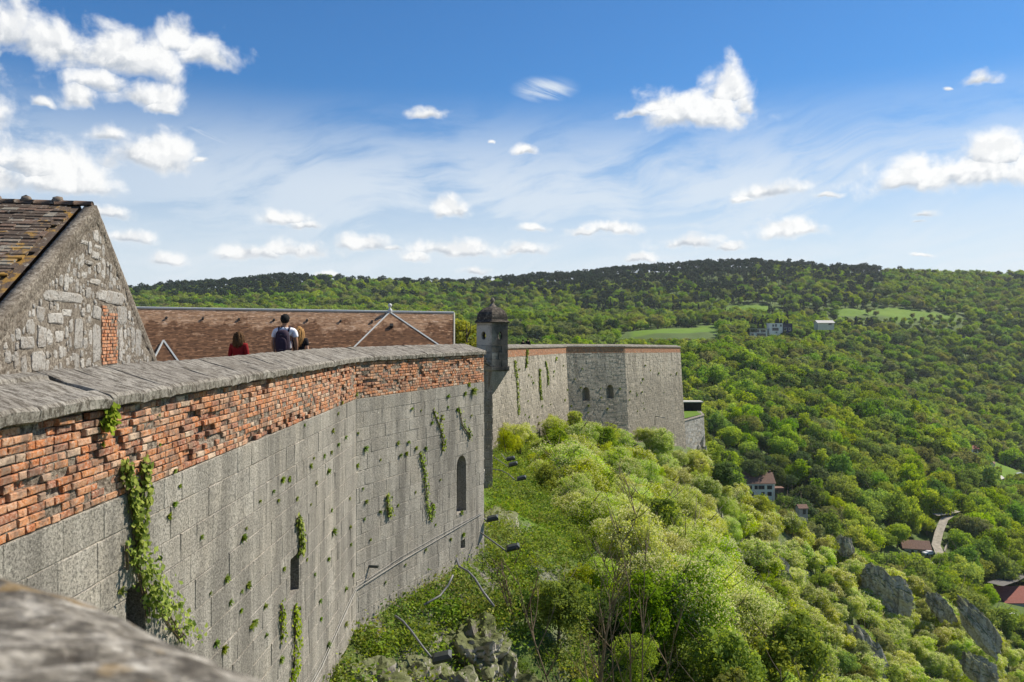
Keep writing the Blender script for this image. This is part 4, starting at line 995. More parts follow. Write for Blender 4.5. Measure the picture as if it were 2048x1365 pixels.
m_ = MB(); m_.lathe((A.x, A.y, A.z-.05), [(0, 0), (.14, 0), (.14, .25), (.06, .34), (.06, .40), (.13, .47), (.13, .56), (.06, .64), (0, .66)], 10); m_.build('finial', M['zinc'], lb, True)
for px in (333, 406, 478, 548, 614, 681, 744):
    u_, w__ = roofhit(px, 646+(px-333)*.003); m_ = MB(); m_.obox(RP(u_, w__, .08), rd, dn, on, .06, .07, .05, .1); m_.build('roof_vent', M['dark'], lb)
u_, w__ = roofhit(783, 660); m_ = MB(); m_.obox(RP(u_, w__, .30), rd, dn, on, .11, .12, .08, .1); m_.build('roof_vent', M['dark'], lb)

# ---------------------------------------------------------------- people
skin = flat('skin', (0.42, 0.25, 0.17), 0.6, 0.3, .05); skin2 = flat('tanned_skin', (0.30, 0.165, 0.10), 0.6, 0.3, .05)
C_ = {k: flat(k, v, .85, .15, .12, 12) for k, v in dict(red_cloth=(.20, .012, .014), white_cloth=(.74, .75, .80), black_cloth=(.012, .012, .016), denim=(.04, .05, .09), plum_fabric=(.040, .028, .045), cap_black=(.012, .012, .012), brown_hair=(.075, .04, .018), blonde_hair=(.30, .17, .065), grey_fabric=(.10, .09, .11)).items()}
def skinmesh(name, vs, es, rs, mt, parent, lvl=1, root=0):
    me = bpy.data.meshes.new(name); me.from_pydata(vs, es, []); me.materials.append(mt)
    o = bpy.data.objects.new(name, me); link(o, parent); md = o.modifiers.new('skin', 'SKIN'); md.use_smooth_shade = True
    for i, r in enumerate(rs): me.skin_vertices[0].data[i].radius = (r if hasattr(r, '__len__') else (r, r))
    me.skin_vertices[0].data[root].use_root = True
    s = o.modifiers.new('sub', 'SUBSURF'); s.levels = s.render_levels = lvl; return o
def ellip(mb, c, r, n=14, m=10, tint=.5, f=None):
    vs = []
    for j in range(m+1):
        for k in range(n):
            p_ = math.pi*j/m-math.pi/2; a = 2*math.pi*k/n; v = Vector((math.cos(p_)*math.cos(a), math.cos(p_)*math.sin(a), math.sin(p_)))
            s_ = f(v) if f else 1; vs.append(Vector(c)+Vector((v.x*r[0], v.y*r[1], v.z*r[2]))*s_)
    mb.mesh(vs, [(j*n+k, j*n+(k+1) % n, (j+1)*n+(k+1) % n, (j+1)*n+k) for j in range(m) for k in range(n)], tint)
def person(loc, H, rot, label, sk, top, sleeve, legs, hair, hairlen, cap=False, pack=False, group=None, female=True, lean=0.0):
    root = thing('person', loc, label, 'person', group); root.rotation_euler = (0, 0, rot)
    s = H/1.75; S = lambda *v: tuple(x*s for x in v); w_ = .17 if female else .20
    vs = [S(0, 0, .95), S(0, -.01, 1.10), S(0, -.015, 1.28), S(0, -.005, 1.42), S(0, .0, 1.50), S(0, .015, 1.57), S(0, .02, 1.64), S(0, .02, 1.70)]
    es = [(i, i+1) for i in range(7)]; rs = [(.15*s, .11*s), (.13*s, .095*s), (.155*s, .10*s), (.11*s, .085*s), (.055*s, .055*s), (.07*s, .085*s), (.078*s, .095*s), (.055*s, .07*s)]
    for sg in (-1, 1):
        b_ = len(vs); vs += [S(sg*w_, -.01, 1.41), S(sg*(w_+.05), -.03, 1.13), S(sg*(w_+.03), .05, .90), S(sg*(w_+.02), .08, .82)]
        es += [(3, b_), (b_, b_+1), (b_+1, b_+2), (b_+2, b_+3)]; rs += [.058*s, .042*s, .030*s, .034*s]
        for q in range(5):
            b2 = len(vs); ox = (q-2)*.017 if q else -.045; vs += [S(sg*(w_+.02)+ox*.4, .085+ox*.8, .79), S(sg*(w_+.02)+ox*.5, .09+ox, .745+(.03 if q == 0 else .01*abs(q-2)))]; es += [(b_+3, b2), (b2, b2+1)]; rs += [.011*s, .008*s]
        b_ = len(vs); vs += [S(sg*.09, 0, .86), S(sg*.10, .01, .48), S(sg*.10, -.02, .09), S(sg*.11, .12, .04)]; es += [(0, b_), (b_, b_+1), (b_+1, b_+2), (b_+2, b_+3)]; rs += [.085*s, .055*s, .038*s, .035*s]
    skinmesh('body', vs, es, rs, sk, root, 2)
    m_ = MB()
    for sg in (-1, 1): ellip(m_, S(sg*.082, .015, 1.64), (.014*s, .02*s, .032*s), 8, 6)
    m_.build('ears', sk, root, True, origin=(0, 0, 0))
    m_ = MB(); ellip(m_, S(0, .118, 1.63), (.014*s, .02*s, .026*s), 8, 6); m_.build('nose', sk, root, True, origin=(0, 0, 0))
    m_ = MB()
    for sg in (-1, 1): ellip(m_, S(sg*.033, .103, 1.665), (.013*s, .008*s, .007*s), 8, 6)
    m_.build('eyes', C_['cap_black'], root, True, origin=(0, 0, 0))
    vt = [S(0, 0, .86), S(0, -.01, 1.10), S(0, -.015, 1.28), S(0, -.005, 1.42), S(0, 0, 1.47)]; et = [(i, i+1) for i in range(4)]; rt = [(.165*s, .125*s), (.145*s, .11*s), (.17*s, .118*s), (.125*s, .095*s), (.065*s, .065*s)]
    for sg in (-1, 1):
        b_ = len(vt); vt += [S(sg*w_, -.01, 1.41), S(sg*(w_+.035), -.02, 1.25)]; et += [(3, b_), (b_, b_+1)]; rt += [.074*s, .066*s]
        if sleeve: vt += [S(sg*(w_+.05), -.03, 1.13), S(sg*(w_+.03), .05, .90)]; et += [(b_+1, b_+2), (b_+2, b_+3)]; rt += [.055*s, .042*s]
    skinmesh('top', vt, et, rt, top, root, 2)
    vl = [S(0, 0, .93)]; el_ = []; rl = [(.165*s, .125*s)]
    for sg in (-1, 1): b_ = len(vl); vl += [S(sg*.09, 0, .84), S(sg*.10, .01, .48), S(sg*.10, -.02, .10)]; el_ += [(0, b_), (b_, b_+1), (b_+1, b_+2)]; rl += [.10*s, .068*s, .055*s]
    skinmesh('trousers', vl, el_, rl, legs, root, 1)
    for sg in (-1, 1):
        m_ = MB(); ellip(m_, S(sg*.105, .05, .045), (.05*s, .14*s, .05*s)); m_.build('shoe', C_['cap_black'], root, True, origin=(0, 0, 0))
    if hair is not None:
        # wavy locks that start on the scalp and hang down the back
        m_ = MB(); ellip(m_, S(0, -.005, 1.665), (.097*s, .112*s, .105*s), f=lambda v: 1+.05*mnoise.noise(v*5))
        r2 = random.Random(int(H*1000))
        for k in range(46 if hairlen > .1 else 0):
            a = r2.uniform(-.35, math.pi+.35); x_ = math.cos(a)*.085; y_ = -math.sin(a)*.095-.005; pts = []; ph_ = r2.uniform(0, 6)
            ll = hairlen*r2.uniform(.75, 1.05)
            for q in range(6):
                f = q/5; sp_ = 1+.55*f*(1-f)*2+.25*f; pts.append(S(x_*sp_+.014*math.sin(ph_+f*9), y_*sp_-.02*f+.012*math.cos(ph_+f*8), 1.70-f*ll))
            m_.tube(pts, [.020*s, .026*s, .026*s, .024*s, .018*s, .006*s], 6, r2.random())
        m_.build('hair', hair, root, True, origin=(0, 0, 0))
    if cap:
        m_ = MB(); ellip(m_, S(0, .01, 1.685), (.098*s, .115*s, .09*s), f=lambda v: 1 if v.z > -.25 else .93); m_.build('cap', C_['cap_black'], root, True, origin=(0, 0, 0))
        m_ = MB(); ellip(m_, S(0, .15, 1.685), (.075*s, .09*s, .012*s)); m_.build('cap_visor', C_['cap_black'], root, True, origin=(0, 0, 0))
    if pack:
        bp = MB(); ellip(bp, S(0, -.225, 1.17), (.165*s, .125*s, .29*s), 20, 14, f=lambda v: 1/max(.35, (abs(v.x)**3+abs(v.y)**3+abs(v.z)**3)**(1/3))*.92+.015*mnoise.noise(v*4))
        po = bp.build('backpack', C_['plum_fabric'], None, True, origin=(0, 0, 0)); po.location = loc; po.rotation_euler = (0, 0, rot)
        tag(po, 'dark plum hiking backpack worn by the person in the black cap', 'backpack')
        pk = MB(); ellip(pk, S(0, -.34, 1.10), (.115*s, .03*s, .17*s), 14, 10, f=lambda v: 1/max(.4, (abs(v.x)**3+abs(v.y)**3+abs(v.z)**3)**(1/3))); pk.build('front_pocket', C_['plum_fabric'], po, True, origin=(0, 0, 0))
        tl = MB(); tl.tube([S(-.05, -.17, 1.45), S(-.03, -.20, 1.495), S(.03, -.20, 1.495), S(.05, -.17, 1.45)], .010*s, 6); tl.build('carry_loop', C_['plum_fabric'], po, True, origin=(0, 0, 0))
        for sg in (-1, 1):
            st = MB(); st.tube([S(sg*.10, -.13, 1.40), S(sg*.115, -.05, 1.495), S(sg*.12, .06, 1.46), S(sg*.12, .115, 1.30), S(sg*.13, .08, 1.08), S(sg*.13, -.10, .98)], .019*s, 6); st.build('shoulder_strap', C_['plum_fabric'], po, True, origin=(0, 0, 0))
            sd = MB(); sd.tube([S(sg*.155, -.30, 1.36), S(sg*.16, -.315, 1.15), S(sg*.14, -.29, .94)], .008*s, 5); sd.build('compression_strap', C_['grey_fabric'], po, True, origin=(0, 0, 0))
        lg = MB(); lg.obox(S(0, -.362, 1.33), (1, 0, 0), (0, 1, 0), (0, 0, 1), .022*s, .004*s, .010*s); lg.build('badge', C_['grey_fabric'], po, origin=(0, 0, 0))
        lg = MB(); lg.obox(S(0, -.372, 1.02), (1, 0, 0), (0, 1, 0), (0, 0, 1), .045*s, .003*s, .006*s); lg.build('badge', C_['grey_fabric'], po, origin=(0, 0, 0))
    return root
def px_x(px, Y): return (px-CX)/F*Y
person((px_x(570, 17.6), 17.6, -1.42), 1.80, .05, 'person in a black cap and white t-shirt seen from behind', skin2, C_['white_cloth'], False, C_['denim'], C_['cap_black'], 0, cap=True, pack=True, female=False)
person((px_x(478, 16.4), 16.4, -1.42), 1.43, -.05, 'person with wavy brown hair in a dark red top', skin, C_['red_cloth'], True, C_['denim'], C_['brown_hair'], .36)
person((px_x(598, 17.9), 17.9, -1.42), 1.54, .08, 'person with long blonde hair in a black t-shirt', skin, C_['black_cloth'], False, C_['black_cloth'], C_['blonde_hair'], .46)
person((px_x(1046, 80.5), 80.5, -2.35), 1.60, .1, 'left one of two distant people in black beyond the turret', skin, C_['black_cloth'], True, C_['denim'], C_['cap_black'], .1)
person((px_x(1056, 81.5), 81.5, -2.35), 1.72, -.1, 'right one of two distant people, in black and pink, beyond the turret', skin, C_['black_cloth'], True, C_['denim'], C_['cap_black'], .1)

# ---------------------------------------------------------------- floodlights on poles, pipes and cable
def floodlight(pole, head, size, Y, label, yaw=0.0, tilt=.25):
    pts = [world_at(*p) for p in pole]; h = world_at(*head)
    r = thing('floodlight', tuple(pts[0]), label, 'floodlight', 'floodlights on poles along the foot of the rampart')
    m_ = MB(); m_.tube(pts, .023, 8); m_.build('pole', M['pipe'], r, True)
    ax = Vector((math.cos(yaw), math.sin(yaw), .22)).normalized(); ay = Vector((-math.sin(yaw), math.cos(yaw), tilt)).normalized(); az_ = ax.cross(ay).normalized(); ay = az_.cross(ax)
    m_ = MB(); vs = []
    for (k, (sx_, sy_, sz_)) in enumerate(((1, 1, -1), (-1, 1, -1), (-1, -1, -1), (1, -1, -1), (1.05, 1.05, 0.1), (-1.05, 1.05, .1), (-1.05, -1.05, .1), (1.05, -1.05, .1), (.75, .6, 1), (-.75, .6, 1), (-.75, -.6, 1), (.75, -.6, 1))):
        vs.append(h+ax*sx_*size*.5+ay*sy_*size*.33+az_*sz_*size*.17)
    m_.mesh(vs, [(0, 1, 2, 3)]+[(a+k, a+(k+1) % 4, a+4+(k+1) % 4, a+4+k) for a in (0, 4) for k in range(4)]+[(8, 9, 10, 11)]); hd = m_.build('lamp_head', M['lamp'], r)
    m_ = MB(); m_.obox(h-az_*size*.19, ax, ay, az_, size*.44, size*.28, size*.012); m_.build('glass', M['lens'], hd, origin=parent_loc(hd))
    m_ = MB(); m_.tube([pts[-1], h-az_*size*.1-ay*size*.1], .022, 6); m_.build('bracket', M['pipe'], r)
FL = [([(790, 1232, 17.0), (806, 1243, 16.8), (822, 1262, 16.6), (846, 1295, 16.2), (868, 1322, 16.0)], (884, 1313, 16.0), .38, 16, 'floodlight nearest the viewer, on a bent pole over the rocks'),
      ([(962, 1066, 23.6), (1014, 1104, 22.4)], (1026, 1094, 22.4), .36, 22, 'floodlight on a straight pole below the wall corner, aimed right'),
      ([(962, 1031, 24.6), (974, 1044, 24.2)], (985, 1036, 24.2), .34, 25, 'floodlight on a very short pole right at the wall corner'),
      ([(980, 938, 38.5), (1002, 941, 38.0), (1016, 948, 37.6), (1032, 962, 37.2)], (1043, 956, 37.2), .42, 38, 'lowest of three floodlights on the grass below the turret'),
      ([(988, 915, 43), (1018, 935, 41.5)], (1026, 928, 41.5), .46, 42, 'middle of three floodlights on the grass below the turret'),
      ([(1003, 908, 45), (1012, 920, 43.5)], (1021, 917, 43.5), .46, 43, 'uppermost of three floodlights on the grass below the turret')]
for f in FL: floodlight(*f)
def rod(name, pts, r, mt, label, cat, caps=True):
    m_ = MB(); m_.tube([world_at(*p) for p in pts], r, 8); o = m_.build(name, mt, None, True, origin=world_at(*pts[0])); tag(o, label, cat); return o
rod('pipe', [(913, 1118, 18.9), (918, 1133, 18.7), (936, 1143, 18.3), (950, 1158, 18.0), (966, 1184, 17.6), (988, 1213, 17.2)], .026, M['pipe'], 'bent grey pipe running down the rocks from the wall foot', 'pipe')
rod('pipe', [(906, 1150, 19.3), (897, 1170, 19.2), (880, 1192, 18.9), (848, 1210, 18.4)], .026, M['pipe'], 'thin grey conduit curving down the rocks to the left', 'pipe')
rod('pipe', [(1330, 836, 111.5), (1310, 833, 111), (1310, 850, 111.5)], .06, M['lamp'], 'small dark hooked pipe on the far rampart face', 'pipe')
cab = MB()
for off in (0, 9):
    pts = [(712, 1176-off*.6), (800, 1122-off), (880, 1075-off*.8), (962, 1027-off*.3)]; q = []
    for (a, b_) in pts:
        h = wallhit(NEAR, a, b_, 1); q.append(NEAR.at(1, h[1], .035, h[2]))
    q0 = []
    for (a, b_) in [(560, 1480-off), (640, 1335-off), (690, 1222-off), (711, 1177-off*.6)]:
        h = wallhit(NEAR, a, b_, 0); q0.append(NEAR.at(0, h[1], .035, h[2]))
    cab.tube(q0+q[1:], .005 if off else .009, 5)
tag(cab.build('cable', M['cable'], None, origin=q[0]), 'pale cable stretched across the rampart face to its corner', 'cable')
h = wallhit(NEAR, 738, 1133, 1); a = NEAR.at(1, h[1], 0, h[2]); b_ = NEAR.at(1, h[1], .22, h[2]); m_ = MB(); m_.tube([a, b_], .035, 8); tag(m_.build('drain_spout', M['lamp'], None, origin=a), 'short dark drain spout sticking out of the rampart', 'pipe')

# ---------------------------------------------------------------- plants rooted in the walls
def tuft_mesh(seed, n=34, mt='grass', drop=.3, wide=.02):
    r = random.Random(seed); mb = MB()
    for k in range(n):
        a = r.uniform(-1.35, 1.35); up = r.uniform(-.5, 1.2); L_ = r.uniform(.55, 1.0); w_ = wide*r.uniform(.7, 1.6)
        d = Vector((math.cos(a)*.8, math.sin(a), up)).normalized(); sd = d.cross(Vector((r.uniform(-1, 1), r.uniform(-1, 1), .6))).normalized()*w_*5
        p = [Vector((0, r.uniform(-.12, .12), r.uniform(-.12, .12)))]
        for q in range(3): p.append(p[-1]+d*L_/3); d = (d+Vector((0, 0, -drop))).normalized()
        ti = r.random()
        for q in range(3):
            f0, f1 = 1-q/3*.6, (1-(q+1)/3*.6 if q < 2 else .1); mb.poly([p[q]-sd*f0, p[q]+sd*f0, p[q+1]+sd*f1, p[q+1]-sd*f1], ti)
    return mb
TM = []
for k in range(5):
    o = tuft_mesh(k+1, 46 if k < 4 else 30, wide=.016 if k < 3 else .03).build('wall_plant', L['grass'] if k != 3 else L['ivy']); TM.append(o.data); bpy.data.objects.remove(o)
LMW = [(912, 970, 'arched niche'), (590, 1145, 'dark slit window'), (265, 1000, 'thick left ivy'), (712, 800, 'top of the inner corner'), (712, 1180, 'foot of the inner corner'), (850, 960, 'long ivy strand'), (640, 930, 'middle of the left face'), (480, 1100, 'lower middle of the left face'), (470, 1250, 'blurred parapet'), (800, 1080, 'stretched cable'), (940, 790, 'upper right wall edge'), (350, 960, 'brick band foot')]
def dirw(dx, dy):
    a = math.degrees(math.atan2(-dy, dx)) % 360; return ['right of', 'up right of', 'above', 'up left of', 'left of', 'down left of', 'below', 'down right of'][int((a+22.5)//45) % 8]
def lmk(px, py, LM=LMW):
    b_ = min(LM, key=lambda q: (q[0]-px)**2+(q[1]-py)**2); return dirw(px-b_[0], py-b_[1])+' the '+b_[2]
TP = [(608, 851, 9), (664, 863, 17), (690, 876, 13), (675, 891, 13), (647, 913, 14), (661, 906, 12), (620, 933, 16), (626, 917, 10), (655, 945, 20), (563, 960, 22), (577, 960, 15), (631, 967, 14), (545, 984, 14), (518, 1004, 14), (592, 998, 16), (555, 1002, 12), (491, 1058, 12), (485, 1074, 20), (715, 867, 10), (730, 898, 18), (795, 887, 12), (816, 885, 12), (831, 897, 13), (850, 898, 14), (800, 911, 12), (812, 908, 12), (895, 793, 13), (895, 815, 10), (913, 821, 12), (929, 788, 14), (942, 832, 9), (863, 846, 11), (731, 1004, 14), (759, 1025, 13), (725, 978, 8), (714, 932, 12), (728, 1039, 10), (665, 1064, 22), (699, 1056, 14), (662, 1021, 12), (760, 920, 8), (841, 822, 7), (823, 818, 10), (683, 806, 10), (675, 828, 10), (922, 1026, 14), (795, 1011, 9), (620, 1010, 10), (698, 998, 11), (347, 1009, 20), (337, 1034, 18), (239, 1184, 30), (401, 1075, 16), (484, 1080, 24), (451, 1158, 24), (494, 1172, 20), (482, 1184, 14), (459, 1205, 20), (528, 1215, 18), (480, 1222, 16), (506, 1247, 24), (500, 1255, 20), (419, 1187, 12), (430, 1290, 26), (445, 1300, 24), (566, 1139, 14), (628, 1150, 14), (639, 1203, 16), (531, 1272, 14), (348, 943, 14), (358, 973, 12), (203, 890, 16), (317, 831, 9), (318, 890, 9), (945, 783, 24), (937, 770, 12), (712, 790, 14), (700, 1090, 12), (690, 1180, 18), (705, 1150, 12), (770, 1165, 10), (810, 1130, 9), (850, 1100, 12), (900, 1080, 12), (925, 1070, 14), (870, 1050, 8), (690, 1250, 18), (655, 1290, 20), (640, 1240, 14), (560, 1320, 20), (600, 1090, 10), (612, 1120, 10), (740, 1080, 9), (655, 1120, 16), (830, 985, 8), (880, 960, 8)]
desc = ['fern', 'grass tuft', 'moss cushion', 'leafy weed', 'wiry sprout']
WR = [('brick band', 0), ('upper stone courses', 1), ('middle stone courses', 2), ('lowest stone courses', 3)]
def wallplace(px, py, sz, k, ln=NEAR, seg=None):
    h = wallhit(ln, px, py, seg)
    if h is None: return
    i, u, z, Y = h; p = ln.at(i, u, .005, z); n = ln.nr[i]
    o = bpy.data.objects.new('wall_plant', TM[k]); link(o); o.location = p; o.rotation_euler = (R(-.3, .3), 0, math.atan2(n.y, n.x)); sc_ = sz*.62*Y/F
    o.scale = (sc_*R(.8, 1.1), sc_, sc_*R(.9, 1.3))
    zone = 'orange bricks' if z > ZB else ('upper stone courses' if z > -3.0 else ('middle stone courses' if z > -4.8 else 'lowest stone courses'))
    big_ = 'large' if sz > 17 else ('small' if sz > 11 else 'tiny')
    tag(o, f'{big_} green {desc[k]} {"in the bricks" if z > ZB else "on grey stone"} {lmk(px, py)}', 'plant', 'plants rooted in the rampart joints')
for j, (a, b_, s_) in enumerate(TP): wallplace(a, b_, s_, (j*7+3) % 5 if s_ > 11 else (j % 3))
def ivy(paths, label, seed, ln=NEAR, seg=None, leaf=.05, n=400, thick=.10):
    r = random.Random(seed); lf = MB(); st = MB(); org = None
    for (pts, hw, cnt) in paths:
        P_ = []
        for (a, b_) in pts:
            h = wallhit(ln, a, b_, seg)
            if h: P_.append((h[0], h[1], h[2], h[3]))
        if len(P_) < 2: continue
        org = org or ln.at(P_[0][0], P_[0][1], 0, P_[0][2])
        for s_ in range(3):
            ofs = r.uniform(-.6, .6); st.tube([ln.at(p[0], p[1]+ofs*hw*p[3]/F*(1 if q else .3), .012+.01*s_, p[2]) for q, p in enumerate(P_)], .007, 5, r.random())
        for k in range(cnt):
            f = r.random()*(len(P_)-1); q = int(f); f -= q; A_, B_ = P_[q], P_[q+1]
            w_ = hw*A_[3]/F; u = A_[1]+(B_[1]-A_[1])*f+r.gauss(0, .5)*w_*(1.5 if ln is NEAR and A_[0] == 0 else 1); z = A_[2]+(B_[2]-A_[2])*f+r.gauss(0, .04)
            c = ln.at(A_[0], u, r.uniform(.01, thick), z); nn_ = ln.nr[A_[0]]; nv = (Vector((nn_.x, nn_.y, 0))+Vector((r.gauss(0, .5), r.gauss(0, .5), .35+r.gauss(0, .4)))).normalized()
            up = Vector((r.gauss(0, .5), r.gauss(0, .5), -1)); ax = nv.cross(up).normalized(); ay = nv.cross(ax); L_ = leaf*r.uniform(.6, 1.25)
            lf.poly([c-ay*L_*.5, c+ax*L_*.5-ay*L_*.15, c+ax*L_*.28+ay*L_*.25, c+ay*L_*.65, c-ax*L_*.28+ay*L_*.25, c-ax*L_*.5-ay*L_*.15], r.random())
    if org is None: return
    root = thing('ivy', tuple(org), label, 'ivy'); st.build('stem', M['stem'], root); tag(lf.build('leaves', L['ivy'], root), kind='stuff')
ivy([([(240, 928), (255, 975), (264, 1030), (268, 1100)], 9, 330), ([(284, 924), (283, 980), (277, 1050), (272, 1110)], 9, 300)], 'thick bright ivy hanging down from the brick band at left', 1, leaf=.05)
ivy([([(262, 1105), (276, 1150), (285, 1190), (292, 1235)], 13, 360), ([(300, 1170), (320, 1215), (340, 1250), (365, 1280)], 16, 260), ([(248, 1090), (250, 1140)], 4, 40)], 'bushy ivy overhanging the wall slit beside the blurred parapet', 2, leaf=.046, thick=.26)
ivy([([(214, 808), (211, 832), (207, 850)], 10, 110)], 'small ivy spray just below the coping stones', 3, leaf=.055)
ivy([([(866, 822), (878, 850), (886, 880), (884, 900)], 5, 100), ([(883, 830), (881, 845)], 3, 20)], 'upper wispy ivy strand left of the arched niche', 4, 1 and NEAR, None, .06)
ivy([([(838, 905), (846, 935), (850, 975), (853, 1010), (860, 1040)], 7, 230), ([(862, 1005), (865, 1030)], 6, 70)], 'long lower ivy strand between the niche and the corner', 5, leaf=.052)
ivy([([(773, 990), (774, 1015), (778, 1035)], 8, 110)], 'short ivy strand low on the wall near the inner corner', 6, leaf=.06)
ivy([([(592, 1036), (598, 1060), (600, 1090), (596, 1112)], 8, 220)], 'narrow ivy strand hanging over the dark slit window', 7, leaf=.06)
ivy([([(588, 1210), (590, 1260), (588, 1330), (580, 1370)], 17, 420), ([(560, 1210), (562, 1280)], 7, 120)], 'withered yellowish creeper below the dark slit window', 8, leaf=.045)
ivy([([(917, 815), (925, 850), (938, 870)], 7, 60), ([(938, 858), (938, 880)], 3, 30)], 'thin creeper tendrils at the upper right wall edge', 9, leaf=.06)
for (k, (pp, hw, c_, lb_)) in enumerate([([(1028, 722), (1031, 770), (1031, 830)], 5, 260, 'left vine strip on the far rampart beside the turret'), ([(1053, 700), (1052, 722), (1050, 735)], 5, 160, 'short vine under the coping of the far rampart'), ([(1077, 738), (1076, 770), (1077, 800)], 6, 320, 'dense middle vine strip on the far rampart'), ([(1089, 722), (1093, 745), (1092, 770)], 5, 220, 'right vine strip on the far rampart'), ([(1112, 715), (1110, 722)], 5, 50, 'small plant high on the far rampart')]):
    ivy([(pp, hw, c_)], lb_, 20+k, FWL, 0, .17, thick=.2)
LMD = [(1031, 780, 'left vine'), (1076, 770, 'middle vine'), (1092, 745, 'right vine'), (1164, 788, 'left opening'), (1221, 784, 'right opening'), (1247, 760, 'corner edge'), (1312, 833, 'hooked pipe'), (1350, 780, 'right edge')]
for j in range(46):
    px = R(1035, 1350); py = R(730, 850); seg_ = 0 if px < 1133 else (1 if px < 1247 else 2); h = wallhit(FWL, px, py, seg_)
    p = FWL.at(seg_, h[1], .02, h[2]); n = FWL.nr[seg_]; o = bpy.data.objects.new('wall_plant', TM[j % 5]); link(o); o.location = p; o.rotation_euler = (0, 0, math.atan2(n.y, n.x)); s_ = R(.15, .34); o.scale = (s_, s_, s_)
    tag(o, 'small %s on the %s face of the far rampart, %s' % (desc[j % 5], ['long left', 'shaded middle', 'right-hand'][seg_], lmk(px, py, LMD)), 'plant', 'weeds on the far rampart')
# ---------------------------------------------------------------- vegetation
LMF = [(1521, 965, 'cream farmhouse'), (1607, 1022, 'tiny stone hut'), (1885, 1060, 'gravel track'), (1834, 1095, 'track-side cottage'), (1775, 1150, 'topmost rock fin'), (1735, 1290, 'broad rock face'), (1960, 1235, 'slanting rock fin'), (2040, 1205, 'red-roofed building'), (1990, 930, 'gabled white cottage'), (1540, 656, 'modern houses'), (1652, 645, 'grey-roofed house'), (1360, 655, 'lower meadow'), (1820, 622, 'upper meadow'), (1240, 1200, 'bare tree'), (985, 700, 'turret'), (1185, 860, 'two arched openings'), (1360, 800, 'far rampart end'), (1395, 850, 'lower bastion'), (1410, 1000, 'cliff'), (600, 600, 'long tiled roof'), (300, 570, 'gabled building'), (1540, 1110, 'dark crag'), (1690, 1080, 'small grey pinnacle'), (960, 1050, 'rampart corner'), (885, 1313, 'nearest floodlight'), (1100, 900, 'turret foot'), (1700, 800, 'middle of the hillside'), (1900, 780, 'dark right hillside'), (1550, 800, 'hillside hollow'), (1300, 560, 'pine-topped ridge'), (1800, 560, 'right end of the ridge'), (800, 590, 'middle of the far ridge'), (1400, 1300, 'lower edge blossom'), (1150, 1340, 'lower picture edge'), (1700, 940, 'wooded valley slope'), (1450, 740, 'hill shoulder')]
def tl(px, py): return lmk(px, py, LMF)
nrs = np.random.RandomState(5)
def quads_mesh(name, C, U, W, tint, mt, shape=0):
    """leaf quads: centres C, half vectors U (length) and W (width)"""
    n = len(C); V = np.empty((n, 4, 3), np.float32)
    V[:, 0] = C-U; V[:, 1] = C+W; V[:, 2] = C+U; V[:, 3] = C-W
    me = bpy.data.meshes.new(name); me.vertices.add(n*4); me.vertices.foreach_set('co', V.reshape(-1)); me.loops.add(n*4)
    me.loops.foreach_set('vertex_index', np.arange(n*4)); me.polygons.add(n); me.polygons.foreach_set('loop_start', np.arange(0, n*4, 4)); me.update(calc_edges=True)
    a = me.attributes.new('tint', 'FLOAT', 'FACE'); a.data.foreach_set('value', tint.astype(np.float32)); me.materials.append(mt); return me
def unit(v): return v/np.maximum(np.linalg.norm(v, axis=-1, keepdims=True), 1e-6)
